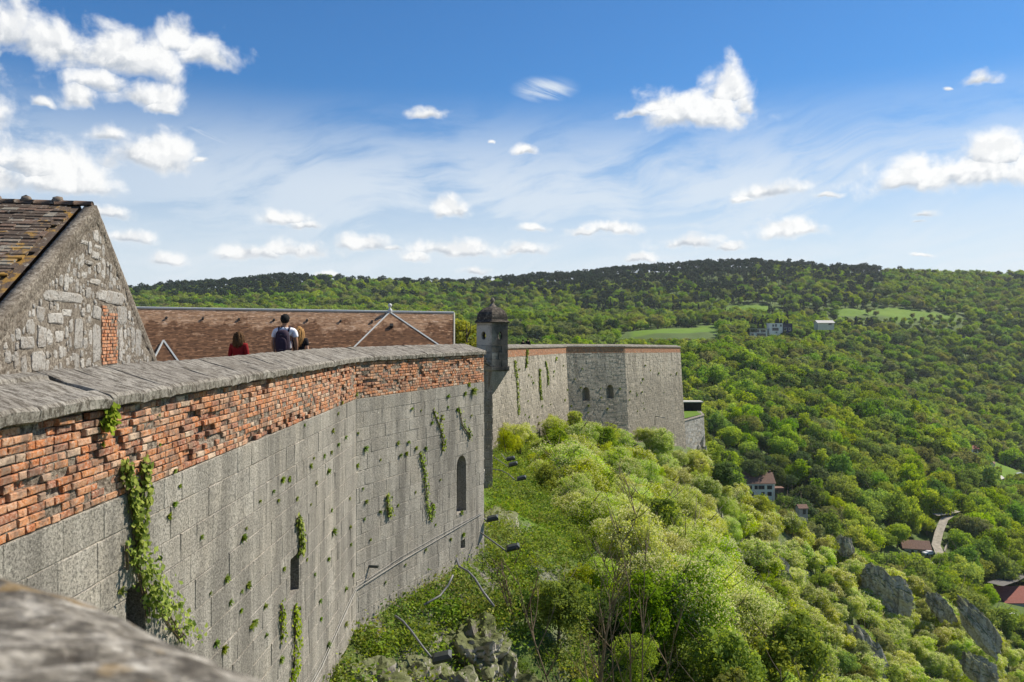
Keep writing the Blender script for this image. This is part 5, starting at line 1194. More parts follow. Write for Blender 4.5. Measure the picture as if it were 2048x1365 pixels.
def crown(seed, rx, h, z0, nclump, per, leaf, mt, shape='round', bloom=0, bloom_mt=None, droop=0.0, aspect=.55):
    """clumps spread through a lobed crown volume; leaves sit on the clumps facing outwards"""
    r = np.random.RandomState(seed)
    nl = 6; lobes = unit(r.normal(size=(nl, 3)))*np.array([.62, .62, .50])*r.uniform(.4, 1, (nl, 1)); 
    d = unit(r.normal(size=(nclump, 3))); rad = r.uniform(.25, 1, (nclump, 1))**.5
    base = lobes[r.randint(0, nl, nclump)]; c = base+d*rad*r.uniform(.35, .65, (nl, 1))[r.randint(0, nl, nclump)]
    if shape == 'pine': c = d*rad*np.array([1, 1, .75])+np.array([0, 0, .15]); c[:, :2] += np.array([.3, -.2])*(c[:, 2:3] > .2)
    if shape == 'cone':
        zz = r.uniform(0, 1, nclump)**.8; a = r.uniform(0, 6.28, nclump); rr = (1-zz)*.95*r.uniform(.5, 1, nclump); c = np.stack([rr*np.cos(a), rr*np.sin(a), zz*2-1], -1)
    if shape == 'shrub': c[:, 2] = np.abs(c[:, 2])*1.25-.25
    C0 = c*np.array([rx, rx, h/2])+np.array([0, 0, z0+h/2])
    rc = rx*r.uniform(.16, .34, (nclump, 1)) if shape != 'cone' else rx*r.uniform(.15, .25, (nclump, 1))
    ci = np.repeat(np.arange(nclump), per); n = len(ci)
    d2 = unit(r.normal(size=(n, 3))+np.array([0, 0, .45])+.5*unit(c)[ci])
    pos = C0[ci]+d2*rc[ci]*r.uniform(.55, 1.05, (n, 1))*np.array([1, 1, .8])
    nrm = unit(d2+r.normal(size=(n, 3))*.55+np.array([0, 0, .25]))
    t1 = unit(np.cross(nrm, r.normal(size=(n, 3)))); t2 = np.cross(nrm, t1)
    s = leaf*r.uniform(.6, 1.25, (n, 1))
    ct = r.uniform(0, 1, nclump)[ci]*.55+r.uniform(0, .45, n)
    me = quads_mesh('crown', pos, t1*s, t2*s*aspect, ct, L[mt]); mb = None
    if bloom:
        k = r.permutation(np.nonzero((d2[:, 2] > .05) & (r.uniform(size=n) < 2))[0])[:bloom*nclump]; k = k[np.argsort(ci[k])]
        rich = r.uniform(0, 1, nclump)[ci[k]]; k = k[(rich > .18)]
        m = len(k)*3; kk = np.repeat(k, 3); p2 = pos[kk]+d2[kk]*leaf*.5+r.normal(size=(m, 3))*leaf*.55; n2 = unit(r.normal(size=(m, 3))); a1 = unit(np.cross(n2, r.normal(size=(m, 3)))); a2 = np.cross(n2, a1); s2 = leaf*r.uniform(.28, .6, (m, 1))
        mb = quads_mesh('blossom', p2, a1*s2, a2*s2*.8, r.uniform(size=m), bloom_mt or L['bloom'])
    return me, mb
def trunk_mesh(seed, h, r0, branches, top, spread, z0):
    rr = random.Random(seed); m_ = MB(); bend = Vector((rr.uniform(-.06, .06), rr.uniform(-.06, .06), 0))*h
    m_.tube([Vector((0, 0, -.6)), Vector((0, 0, h*.3))+bend*.3, Vector((0, 0, h*.65))+bend, Vector((0, 0, h*top))+bend*1.2], [r0*1.25, r0, r0*.6, r0*.15], 7, .5)
    for k in range(branches):
        a = rr.uniform(0, 6.28); f = rr.uniform(.3, .8); b0 = Vector((0, 0, h*f))+bend*f; L_ = spread*rr.uniform(.5, .95); dv = Vector((math.cos(a), math.sin(a), rr.uniform(.5, 1.2)))
        m_.tube([b0, b0+dv*L_*.5, b0+dv*L_*.9+Vector((0, 0, L_*.15))], [r0*.45, r0*.25, r0*.08], 5, .5)
    o = m_.build('trunk', M['bark'] if 'pine' != seed else M['bark'], None, True); me = o.data; bpy.data.objects.remove(o); return me
PROT = {}
def proto(key, seed, rx, h, z0, nc, per, leaf, mt, shape='round', bloom=0, tr=(.2, 6), H=None, **kw):
    c, b_ = crown(seed, rx, h, z0, nc, per, leaf, mt, shape, bloom, **kw); H = H or z0+h
    PROT[key] = dict(crown=c, blossom=b_, trunk=trunk_mesh(seed, H, tr[0], tr[1], .85, rx, z0), H=H, R=rx)
# near shrubs and small trees (5 m class), unit metres
for k in range(3): proto(f'nash{k}', 100+k, 2.4, 4.6, .7, 170, 85, .078, 'ash', bloom=26, tr=(.09, 9))
for k in range(2): proto(f'ngreen{k}', 110+k, 2.0, 4.0, .8, 120, 80, .095, 'shrub', tr=(.08, 9))
for k in range(2): proto(f'nlight{k}', 115+k, 1.7, 4.9, .8, 80, 80, .068, 'ash', tr=(.08, 14))
for k in range(2): proto(f'nbush{k}', 120+k, 1.25, 1.9, .0, 60, 60, .06, 'bush' if k else 'shrub', shape='shrub', tr=(.05, 5))
# middle distance
for k in range(3): proto(f'mash{k}', 130+k, 3.3, 5.2, 1.0, 120, 46, .16, 'ash', bloom=14, tr=(.14, 6))
for k, mt in enumerate(('mid', 'bright', 'olive', 'deep', 'mid', 'bright')): proto(f'mb{k}', 140+k, 5.2, 8.8, 1.5, 140, 55, .28, mt, tr=(.26, 7))
# far
for k, mt in enumerate(('mid', 'bright', 'olive', 'deep', 'mid', 'bright', 'olive')): proto(f'fb{k}', 160+k, 5.8, 9.2, 1.6, 90, 42, .42, mt, tr=(.28, 4))
for k in range(3): proto(f'pine{k}', 180+k, 3.9, 7.5, 7.5, 34, 30, .55, 'pine', shape='pine', tr=(.26, 5))
for k in range(2): proto(f'fir{k}', 185+k, 3.1, 12.0, 1.5, 80, 16, .55, 'pine', shape='cone', tr=(.25, 0))
proto('yellow', 190, 1.9, 7.5, 1.2, 110, 60, .13, 'yellow', tr=(.13, 10)); proto('redt', 191, 3.2, 6.0, 1.5, 60, 24, .4, 'red')
JOIN = {}
def joined(key):
    """crown, blossom and trunk of a far tree in one mesh with shared materials"""
    if key in JOIN: return JOIN[key]
    P_ = PROT[key]; bm = bmesh.new()
    for mi, nm in enumerate(('crown', 'trunk', 'blossom')):
        if P_[nm] is None: continue
        n0 = len(bm.faces); bm.from_mesh(P_[nm]); bm.faces.ensure_lookup_table()
        for f in bm.faces[n0:]: f.material_index = mi
    me = bpy.data.meshes.new(key+'_tree'); bm.to_mesh(me); bm.free()
    for nm in ('crown', 'trunk', 'blossom'):
        if P_[nm] is not None: me.materials.append(P_[nm].materials[0])
    JOIN[key] = me; return me
def put_tree(name, key, p, H, rot, label, cat, group, parts=True, lean=(0, 0)):
    P_ = PROT[key]; s = H/P_['H']
    if parts:
        r = thing(name, p, label, cat, group); r.scale = (s, s, s); r.rotation_euler = (lean[0], lean[1], rot)
        for nm in ('crown', 'trunk', 'blossom'):
            if P_[nm] is not None: link(bpy.data.objects.new(nm, P_[nm]), r)
    else:
        r = bpy.data.objects.new(name, joined(key)); link(r); r.location = p; r.scale = (s, s, s); r.rotation_euler = (0, 0, rot); tag(r, label, cat, group)
    return r
def pxy(x, y, z): return CX+F*x/y, CY-F*z/y
# ---- near slope
near_pts = []
y = 11.5
while y < 128:
    sp = 1.35+y*.018; ax = np.interp(y, WALLX[:, 0], WALLX[:, 1]); ex = np.interp(y, EDGEX[:, 0], EDGEX[:, 1])
    x = ax+.7+R(0, sp)
    while x < ex+2.5+y*.02:
        near_pts.append((x+R(-.3, .3)*sp, y+R(-.4, .4)*sp)); x += sp
    y += sp*.9
NEARL = []
for (x, y) in near_pts:
    ax = np.interp(y, WALLX[:, 0], WALLX[:, 1]); ex = np.interp(y, EDGEX[:, 0], EDGEX[:, 1]); s = x-ax
    z = hz(x, y); px, py = pxy(x, y, z)
    if px < 600 or px > 2150: continue
    nzv = mnoise.noise(Vector((x*.14, y*.07, 2.2))); q = R(0, 1)
    if 8 < y < 17 and 1130 < px < 1400 and R(0, 1) < .8: continue
    if y < 30 and s < 3.4:      # rocks under the wall corner: small bushes only
        if q < .5: NEARL.append(('nbush1' if R(0, 1) < .5 else 'nbush0', x, y, z, R(.5, 1.0)));
        continue
    if 30 < y < 62 and (s < 3.4 or px < 1035): continue
    if y < 34 and s < 5.5 and q < .8: NEARL.append((rnd.choice(['nbush1', 'nbush0', 'nlight0']), x, y, z, R(.8, 1.6))); continue
    if y < 21: key = rnd.choice(['ngreen0', 'ngreen1', 'ngreen0', 'nlight0']); H = R(2.0, 2.9)*(min(1, .45+s*.12))
    else:
        if nzv+.18*(s/max(ex-ax, 1)) > -.02: key = rnd.choice(['nash0', 'nash1', 'nash2', 'nash0', 'nlight1'])
        else: key = rnd.choice(['ngreen0', 'ngreen1', 'nlight0', 'nlight1', 'nash1'])
        H = R(3.6, 5.8) if y > 48 else R(2.5, 4.0)
        if s < 4: H *= .65
        if s > ex-ax: H *= .8
    if y > 95 and s < 4: H = R(2.5, 4.2)
    if 1340 < px < 1432 and 70 < y < 133: H = min(H, (CY-895)/F*y-z)
    if H < 1: continue
    NEARL.append((key, x, y, z, H))
def wherewords(x, y):
    px = CX+F*x/y
    if y < 22: return 'at the lower edge near the viewer'
    if y < 40: return 'on the slope below the wall corner'
    if y < 70: return 'on the slope right of the turret foot'
    if y < 110: return 'under the long face of the far rampart'
    return 'at the foot of the far end of the rampart'
KD = {'nash': ('flowering_ash', 'cream flowering ash tree', 'tree', 'cream flowering ash trees'), 'ngreen': ('broadleaf_shrub', 'bright green leafy shrub', 'shrub', 'green shrubs below the rampart'), 'nlight': ('broadleaf_shrub', 'light airy yellowish green shrub', 'shrub', 'green shrubs below the rampart'), 'nbush': ('bush', 'small dense green bush', 'bush', 'small bushes on the rocks')}
ash_n = 0
for (key, x, y, z, H) in NEARL:
    nm, lb_, cat, grp = KD[key.rstrip('0123456789')]
    if nm == 'flowering_ash': ash_n += 1
    sz = 'tall' if H > 4.2 else ('low' if H < 2.8 else 'medium')
    put_tree(nm, key, (x, y, z-.15), H, R(0, 6.28), f'{sz} {lb_} {tl(*pxy(x, y, z+H*.6))}', cat, grp, True, (R(-.08, .08), R(-.05, .15)))
# special trees
put_tree('broadleaf_shrub', 'yellow', (px_x(1150, 88), 88, hz(px_x(1150, 88), 88)), 5.4, 1, 'yellow-green sapling standing against the inner angle of the far rampart', 'tree', None)
put_tree('broadleaf_tree', 'yellow', (px_x(936, 60), 60, -7), 8.9, 2, 'bright yellow-green tree between the long roof and the turret', 'tree', None)
put_tree('broadleaf_tree', 'yellow', (px_x(915, 64), 64, -7), 7.6, 4, 'lower yellow-green tree against the end of the long roof', 'tree', None)
def bare_tree(px, py, Y, H, seed, label, nst=7, spread=.55):
    rr = random.Random(seed); p = world_at(px, py, Y); g_ = hz(p.x, p.y); H += max(0, p.z-g_); p.z = g_; r = thing('bare_tree', tuple(p), label, 'tree', None); tk = MB(); tw = MB()
    for k in range(nst):
        a = rr.uniform(0, 6.28); d = Vector((math.cos(a)*rr.uniform(.15, spread), math.sin(a)*rr.uniform(.1, spread), 1)).normalized(); q = p+Vector((math.cos(a), math.sin(a), 0))*.12; pts = [q]; L_ = H*rr.uniform(.65, 1.0); n = 7
        for j in range(n):
            d = (d+Vector((rr.gauss(0, .05), rr.gauss(0, .05), .05))).normalized(); pts.append(pts[-1]+d*L_/n)
        r0 = .034*rr.uniform(.6, 1.1); tk.tube(pts, [r0*(1-j/(n+.6)) for j in range(n+1)], 6)
        for j in range(2, n):
            for s_ in range(2):
                a2 = rr.uniform(0, 6.28); d2 = (d+Vector((math.cos(a2), math.sin(a2), .15))*.8).normalized(); q2 = pts[j].lerp(pts[j+1 if j < n else j], rr.random()); l2 = L_*.26*rr.uniform(.5, 1)*(1.2-j/n*.6); pp = [q2]
                for m in range(3): d2 = (d2+Vector((rr.gauss(0, .1), rr.gauss(0, .1), .16))).normalized(); pp.append(pp[-1]+d2*l2/3)
                tw.tube(pp, [r0*.38, r0*.28, r0*.18, r0*.07], 4, cap=False)
                for m in range(2):
                    d3 = (d2+Vector((rr.gauss(0, .5), rr.gauss(0, .5), .1))).normalized(); tw.tube([pp[1+m], pp[1+m]+d3*l2*.22, pp[1+m]+d3*l2*.42+Vector((0, 0, .03))], [r0*.2, r0*.13, r0*.05], 3, cap=False)
    tk.build('trunk', M['stem'], r); tag(tw.build('twigs', M['stem'], r), kind='stuff')
bare_tree(1190, 1330, 15.5, 3.7, 3, 'bare leafless tree with upright stems in front of the cream blossom', 4, .26)
bare_tree(1265, 1345, 15.2, 3.6, 8, 'bare leafless tree forking wide beside its bare neighbour', 4, .40)
bare_tree(1360, 1370, 15.5, 2.8, 12, 'low bare leafless tree leaning right near the lower edge', 4, .8)
bare_tree(1040, 1235, 21, 2.0, 15, 'thin bare bush by the rocks', 4, .6)

# ---- forest
cand = []
def add_region(y0, y1, sp0, spk, umin, umax):
    y = y0
    while y < y1:
        sp = sp0+spk*y; x = umin*y+R(0, sp)
        while x < umax*y: cand.append((x+R(-.42, .42)*sp, y+R(-.42, .42)*sp)); x += sp
        y += sp*.88
add_region(112, 232, 3.5, .003, .0, .9)
add_region(232, 420, 7.2, .002, .12, .98)
add_region(420, 1460, 7.4, .0042, -.56, .98)
cx_ = np.array([c[0] for c in cand]); cy_ = np.array([c[1] for c in cand]); cz_ = height(cx_, cy_, False)
mm = meadow_mask(cx_, cy_)
# line-of-sight test against the ground so that only trees that can show are made
us = np.linspace(-.6, 1.05, 331); ys = np.concatenate([np.arange(6, 330, 3.0), np.arange(330, 1460, 9.0)])
UU, YY = np.meshgrid(us, ys); ZZ = height(UU*YY, YY, False); ang = np.maximum.accumulate(ZZ/YY, axis=0)
# walls and roofs hide what lies behind them on the left
for j, u in enumerate(us):
    px = CX+F*u
    if px < 905: ang[ys > 60, j] = np.maximum(ang[ys > 60, j], (CY-622)/F)
    elif px < 1360: ang[ys > 130, j] = np.maximum(ang[ys > 130, j], (CY-690)/F)
ui = np.clip(np.round((cx_/cy_+.6)/.005).astype(int), 0, 330); yi = np.clip(np.searchsorted(ys, cy_)-2, 0, len(ys)-1)
occ = ang[yi, ui]
ROAD = [(1882, 1112, 276), (1872, 1090, 284), (1878, 1065, 292), (1888, 1040, 300), (1905, 1028, 305)]
clear = [(px_x(1521, 290), 283, 13), (px_x(1545, 288), 284, 8), (px_x(1517, 716), 700, 16), (px_x(1562, 722), 706, 17), (px_x(1652, 770), 757, 13), (px_x(1835, 282), 276, 9), (px_x(1995, 500), 492, 10), (px_x(1950, 505), 498, 8), (px_x(2015, 470), 462, 8), (px_x(2052, 262), 250, 17), (px_x(1607, 255), 250, 5), (px_x(2036, 480), 474, 6)]
for (a, b_, Y) in ROAD: clear.append((px_x(a, Y), Y, 4.6)); clear.append((px_x(a, Y-5), Y-5, 4))
items = []
SIGHT = [(1352, 1424, 905, 134, 75), (1485, 1560, 992, 288, 110), (1590, 1622, 1026, 250, 60), (1808, 1868, 1104, 278, 60), (1492, 1542, 671, 716, 120), (1538, 1592, 661, 722, 120), (1634, 1674, 650, 768, 120),
 (1976, 2006, 932, 498, 90), (1940, 1962, 902, 506, 90), (1990, 2020, 958, 468, 90), (2020, 2060, 948, 476, 60), (2022, 2200, 1225, 262, 60), (1240, 1440, 676, 700, 200), (1690, 1935, 633, 990, 160), (1480, 1560, 622, 990, 60), (1955, 2060, 925, 540, 60),
 (1862, 1896, 1085, 288, 60), (1870, 1915, 1032, 302, 60), (1866, 1880, 1122, 264, 30), (1990, 2200, 1168, 270, 40),]
def sight(px, y, z, H):
    for (a, b_, pv, Yb, back_) in SIGHT:
        mg = 4.5*F/y if Yb < 420 else 6
        if a-mg < px < b_+mg and Yb-back_ < y < Yb:
            H = min(H, _py(y, pv)-z-.2)
    return H
for k, (x, y) in enumerate(cand):
    if mm[k]: continue
    z = cz_[k]; px = CX+F*x/y
    if px < 220 or px > 2580: continue
    if any((x-a)**2+(y-b_)**2 < r_*r_ for a, b_, r_ in clear): continue
    nzv = mnoise.noise(Vector((x*.012, y*.012, 5))); n3 = mnoise.noise(Vector((x*.05, y*.05, 9))); q = R(0, 1)
    if y < 232:
        ax = np.interp(y, WALLX[:, 0], WALLX[:, 1])
        if x < ax+1: continue
        cyl = np.interp(x, CREST[:, 0], CREST[:, 1])
        steep = abs(hz(x+2, y)-hz(x-2, y))/4
        if steep > 1.6 and q < .6: continue
        if y > cyl+22 or (px < 1560 and y > cyl+4 and q < .7): kind = 'mb'; key = 'mb%d' % rnd.choice([0, 1, 2, 3, 4]); H = R(7, 11)
        elif q < .66+n3*.4: kind = 'mash'; key = 'mash%d' % rnd.randrange(3); H = R(4.2, 6.4)
        else: kind = 'mb'; key = 'mb%d' % rnd.choice([0, 1, 2, 4, 5, 3]); H = R(4, 6.2)
    else:
        pre = 'mb' if y < 380 else 'fb'
        hollow_shade = (px < 1640 and 255 < y < 400)  # shade over the hollow is put into colour: more deep-green trees here
        w_ = rnd.choices(['mid', 'bright', 'olive', 'deep'], [.36+n3*.3, max(.05, .26-nzv*.4+(.16 if y < 600 else 0)), .10+max(0, nzv)*.2, max(.04, .14+nzv*.25+(.6 if hollow_shade else 0))])[0]
        kk = {'mid': (0, 4), 'bright': (1, 5), 'olive': (2, 2), 'deep': (3, 3)}[w_]; key = pre+str(rnd.choice(kk)); kind = pre; H = rnd.choice([R(6.5, 10), R(10, 15), R(10, 15)]); wdn = 1
        if y > 1100:
            f = (y-1100)/300; pz = mnoise.noise(Vector((px*.006, 3.3, 1)))
            core_ = 1.0 if (1000 < px < 1760 or 330 < px < 610) else (.25 if px < 1000 else .06)
            if q < (0.25+.75*f)*core_*(.85+pz): key = rnd.choice(['pine0', 'pine1', 'pine2']); H = R(14, 19); kind = 'pine'
        elif y > 900 and 1150 < px < 1750 and q < .35+nzv: key = rnd.choice(['pine0', 'fir0', 'pine1', 'fir1']); H = R(12, 16); kind = 'pine'
        elif y > 640 and 1430 < px < 1580 and 730 < y < 800 and q < .7: key = 'fir0'; H = 13; kind = 'pine'
        elif q > .9985 and H > 6: key = 'fir1'; H = 14; kind = 'pine'
        elif q > .9965: key = 'redt'; H = 7
        if 930 < y < 1010 and px < 1935: H *= .62
        if 690 < y < 735 and px < 1440: H *= .55
    H = sight(px, y, z, H)
    if H < (3.6 if y > 600 else 1.6): continue
    if (z+H+2)/y < occ[k]-.002: continue
    items.append((H/y, kind, key, x, y, z, H, px))
items.sort(key=lambda q: -q[0] if q[7] < 2090 else 1)
caps = {'flowering_ash': max(0, 296-ash_n), 'broadleaf_tree': 294, 'pine_tree': 296}; used = dict.fromkeys(caps, 0); rest = {k: [] for k in caps}
TONE = {'0': 'mid green', '1': 'fresh bright green', '2': 'brownish green budding', '3': 'dark green', '4': 'mid green', '5': 'fresh bright green', '6': 'brownish green budding'}
def region(px, y):
    if y < 232: return 'on the rocky spur right of the rampart' if px < 1700 else 'low on the spur towards the right edge'
    if y < 330: return 'in the dark hollow by the white house' if px < 1640 else 'by the pale gravel track in the valley'
    if y < 480: return 'on the lower hillside above the white house' if px < 1750 else 'on the lower hillside at right'
    if y < 700: return 'on the middle hillside below the modern houses' if px < 1750 else 'on the valley flank at right'
    if y < 900: return 'around the modern houses and lower meadow'
    return 'on the far ridge'
for (a_, kind, key, x, y, z, H, px) in items:
    nm = 'flowering_ash' if kind == 'mash' else ('pine_tree' if kind == 'pine' else 'broadleaf_tree')
    if used[nm] < caps[nm]:
        used[nm] += 1; pyc = CY-F*(z+H*.6)/y; sz_ = 'tall' if H > 10 or (y < 232 and H > 5) else ('small' if H < 4.6 else 'medium')
        if nm == 'flowering_ash': lb_ = f'{sz_} round ash in cream blossom {tl(px, pyc)}'; grp = 'cream flowering ash trees'
        elif nm == 'pine_tree': lb_ = f'dark {"conical fir" if "fir" in key else "tall bare-stemmed pine"} {tl(px, pyc)}'; grp = 'dark conifers on the hills'
        else: lb_ = f'{"copper-leaved" if key == "redt" else TONE[key[-1]]} {sz_} tree {tl(px, pyc)}'; grp = 'broadleaf trees on the hillside'
        put_tree(nm, key, (x, y, z-.3), H, R(0, 6.28), lb_, 'tree', grp, parts=(H/y*F > 42))
    else: rest[nm].append((key, x, y, z-.3, H))
# everything past the limit: one stuff object per kind, filled with instances
def scatter(name, lst, keys, label, meshes=None, sc_fn=None):
    if not lst: return
    coll = bpy.data.collections.new(name+'_sources'); idx = {}
    for i, k in enumerate(keys):
        o = bpy.data.objects.new(f's{i:02d}_{k}', joined(k) if meshes is None else meshes[k]); coll.objects.link(o); idx[k] = i
    n = len(lst); me = bpy.data.meshes.new(name); me.vertices.add(n); co = np.array([[a[1], a[2], a[3]] for a in lst], np.float32); me.vertices.foreach_set('co', co.reshape(-1))
    a = me.attributes.new('idx', 'INT', 'POINT'); a.data.foreach_set('value', np.array([idx[q[0]] for q in lst], np.int32))
    a = me.attributes.new('scl', 'FLOAT', 'POINT'); a.data.foreach_set('value', np.array([q[4]/(PROT[q[0]]['H'] if meshes is None else 1) for q in lst], np.float32))
    a = me.attributes.new('rot', 'FLOAT', 'POINT'); a.data.foreach_set('value', nrs.uniform(0, 6.28, n).astype(np.float32))
    o = bpy.data.objects.new(name, me); link(o); tag(o, label, None, None, 'stuff')
    ng = bpy.data.node_groups.new(name, 'GeometryNodeTree'); ng.interface.new_socket('Geometry', in_out='INPUT', socket_type='NodeSocketGeometry'); ng.interface.new_socket('Geometry', in_out='OUTPUT', socket_type='NodeSocketGeometry')
    N = ng.nodes; gi = N.new('NodeGroupInput'); go = N.new('NodeGroupOutput'); ip = N.new('GeometryNodeInstanceOnPoints'); cn = N.new('GeometryNodeCollectionInfo'); cn.inputs[0].default_value = coll; cn.inputs['Separate Children'].default_value = True; cn.inputs['Reset Children'].default_value = True
    def na(nm, ty): q = N.new('GeometryNodeInputNamedAttribute'); q.data_type = ty; q.inputs[0].default_value = nm; return q.outputs[0]
    ip.inputs['Pick Instance'].default_value = True; lk = ng.links.new; lk(gi.outputs[0], ip.inputs['Points']); lk(cn.outputs[0], ip.inputs['Instance']); lk(na('idx', 'INT'), ip.inputs['Instance Index'])
    cx = N.new('ShaderNodeCombineXYZ'); lk(na('rot', 'FLOAT'), cx.inputs[2]); lk(cx.outputs[0], ip.inputs['Rotation']); lk(na('scl', 'FLOAT'), ip.inputs['Scale']); lk(ip.outputs[0], go.inputs[0])
    md = o.modifiers.new('scatter', 'NODES'); md.node_group = ng; return o
for nm, lb_ in (('flowering_ash', 'further cream flowering ash trees on the spur'), ('broadleaf_tree', 'dense broadleaf forest covering the hills'), ('pine_tree', 'dark conifer wood along the ridge')):
    ks = sorted(set(q[0] for q in rest[nm])); scatter({'flowering_ash': 'ash_thicket', 'broadleaf_tree': 'forest', 'pine_tree': 'pine_wood'}[nm], rest[nm], ks, lb_)
print('TREES', len(NEARL), len(items), used, {k: len(v) for k, v in rest.items()})
# ---- ground cover on the near slope
GM = {}
for k, (mt, leaf) in enumerate((('grass', .036), ('shrub', .030), ('bush', .034), ('olive', .030))):
    r = np.random.RandomState(300+k); n = 130; c = r.normal(size=(n, 3))*np.array([.17, .17, .09])+np.array([0, 0, .09]); nn_ = unit(r.normal(size=(n, 3))+np.array([0, 0, .6])); t1 = unit(np.cross(nn_, r.normal(size=(n, 3)))); t2 = np.cross(nn_, t1); s = leaf*r.uniform(.5, 1.2, (n, 1))
    GM['g%d' % k] = quads_mesh('ground_plant', c, t1*s, t2*s*.5, r.uniform(size=n), L[mt])
lst = []
for k in range(9000):
    y = 11+ (R(0, 1)**1.7)*75; ax = float(np.interp(y, WALLX[:, 0], WALLX[:, 1])); x = ax+.15+R(0, 1)**1.3*11
    g_ = mnoise.noise(Vector((x*.7, y*.7, 3)))
    if g_ < -.05 and y < 33 and x-ax < 4.5: continue
    lst.append(('g%d' % rnd.choices([0, 1, 2, 3], [.45, .25, .12, .18])[0], x, y, 0, R(.5, 1.5)*(1+y*.012)))
zz = height(np.array([q[1] for q in lst]), np.array([q[2] for q in lst])); lst = [(q[0], q[1], q[2], float(z_), q[4]) for q, z_ in zip(lst, zz)]
scatter('ground_cover', lst, sorted(GM), 'low weeds and grass covering the slope below the rampart', GM)

# ---------------------------------------------------------------- rocks
def rock(name, c, r, seed, label, rot=0.0, sub=4, amp=.35, shear=(0, 0), freq=1.3):
    bm = bmesh.new(); bmesh.ops.create_icosphere(bm, subdivisions=sub, radius=1.0)
    for v in bm.verts:
        p = v.co.copy(); n_ = p.normalized()
        if name == 'rock_outcrop':
            dv = .30*mnoise.fractal(Vector((p.x*1.6+seed, p.y*1.6, p.z*2.2)), .8, 2.1, 6)-.22*abs(mnoise.noise(Vector((p.x*2.4+p.z+seed, p.y*2.4, p.z*1.5))))**.5
            p += n_*dv; v.co = Matrix.Rotation(rot, 3, 'Z') @ Vector((p.x*r[0]+p.z*r[2]*shear[0], p.y*r[1], p.z*r[2])); continue
        cell = mnoise.cell(Vector((p.x*2.3+p.z*.5+seed, p.y*2.3, p.z*1.2+p.x*.4))); cell2 = mnoise.cell(Vector((p.x*5+seed, p.y*5+p.z, p.z*2.2))); dv = amp*.9*mnoise.fractal(Vector((p.x*freq+seed, p.y*freq, p.z*freq*.6)), .9, 2.1, 6)+amp*.9*(abs(mnoise.noise(Vector((p.x*3+seed, p.y*3, p.z*.6))))-.25)+(amp*.32*(cell-.5)+amp*.16*(cell2-.5))*(1 if name != 'rock_outcrop' else 0)
        p += n_*dv; q = Vector((p.x*r[0], p.y*r[1], p.z*r[2])); q.x += q.z*shear[0]; q.y += q.z*shear[1]; v.co = Matrix.Rotation(rot, 3, 'Z') @ q
    me = bpy.data.meshes.new(name); bm.to_mesh(me); bm.free(); me.materials.append(M['rock']); o = bpy.data.objects.new(name, me); link(o); o.location = c
    for f in me.polygons: f.use_smooth = False
    return tag(o, label, 'rock', None)
def ground_at(px, Y, dz=0): x = px_x(px, Y); return (x, Y, hz(x, Y)+dz)
rock('rock_outcrop', ground_at(945, 19.8, -.35), (1.0, 1.4, .9), 1, 'large fissured grey rock below the wall corner, beside the bent pipe', .3, 5, .35, (.2, 0))
rock('rock_outcrop', ground_at(1000, 18.8, -.5), (.8, 1.3, 1.2), 2, 'dark craggy rock dropping away right of the bent pipe', .5, 5, .4, (.3, 0))
rock('rock_outcrop', ground_at(830, 17.2, -.1), (.9, 1.0, .7), 3, 'pale rock at the wall foot above the nearest floodlight', 0, 5, .4)
rock('rock_outcrop', ground_at(740, 15.8, -.1), (.8, .9, .6), 4, 'light grey rock at the wall foot at bottom centre', 0, 5, .4)
rock('rock_outcrop', ground_at(850, 15.6, -.2), (1.0, .8, .6), 5, 'mossy rock under the nearest floodlight', .6, 5, .4)
rock('rock_outcrop', ground_at(905, 17.3, -.1), (.8, .9, .8), 6, 'jagged rock between the two pipes', 1.0, 5, .4)
rock('rock_outcrop', ground_at(1000, 30, -.3), (.8, 2.0, .7), 7, 'low rock on the grassy bank below the turret', 0, 4, .4)
rock('cliff', (px_x(1395, 127), 127, -31), (4.0, 5, 13), 11, 'vertical pale cliff below the far end of the rampart', .2, 5, .22)
rock('cliff', (px_x(1432, 134), 134, -38), (4.0, 4.5, 12), 12, 'grey cliff face at the end of the near ledge', .1, 5, .22)
rock('cliff', (px_x(1475, 126), 128, -46), (3.0, 4, 7), 13, 'lower grey crag beside the cliff foot', .1, 5, .25)
def fin(px, py, Y, r, seed, label, rot=0, shear=(.5, 0)):
    p = world_at(px, py, Y); p.z -= r[2]*.30; rock('rock_fin', tuple(p), tuple(q*.74 for q in r), seed, label, rot, 5, .34, shear, 1.15)
fin(1775, 1165, 160, (6.0, 2.6, 6.0), 21, 'tall smooth rock fin rising from the spur, topmost', -.35, (-.35, .1))
fin(1735, 1300, 138, (5.0, 2.6, 9.0), 22, 'broad rock face in the middle of the spur', -.3, (-.45, .1))
fin(1960, 1235, 165, (3.6, 2.2, 7.5), 23, 'slanting rock fin near the right edge', -.4, (-.6, .1))
fin(1960, 1330, 150, (4.0, 2.0, 4.0), 24, 'low pale rock ridge at the lower right corner', -.3, (-.5, .1))
fin(1880, 1205, 168, (3.0, 2, 4), 25, 'small crag between two flowering trees on the spur', -.4, (-.4, 0))
fin(1545, 1125, 140, (4.0, 2.4, 4.5), 26, 'dark crag on the left part of the spur', -.5, (-.3, 0))
fin(1690, 1085, 168, (2.4, 2, 3.2), 27, 'small grey pinnacle on the crest of the spur', 0, (-.2, 0))

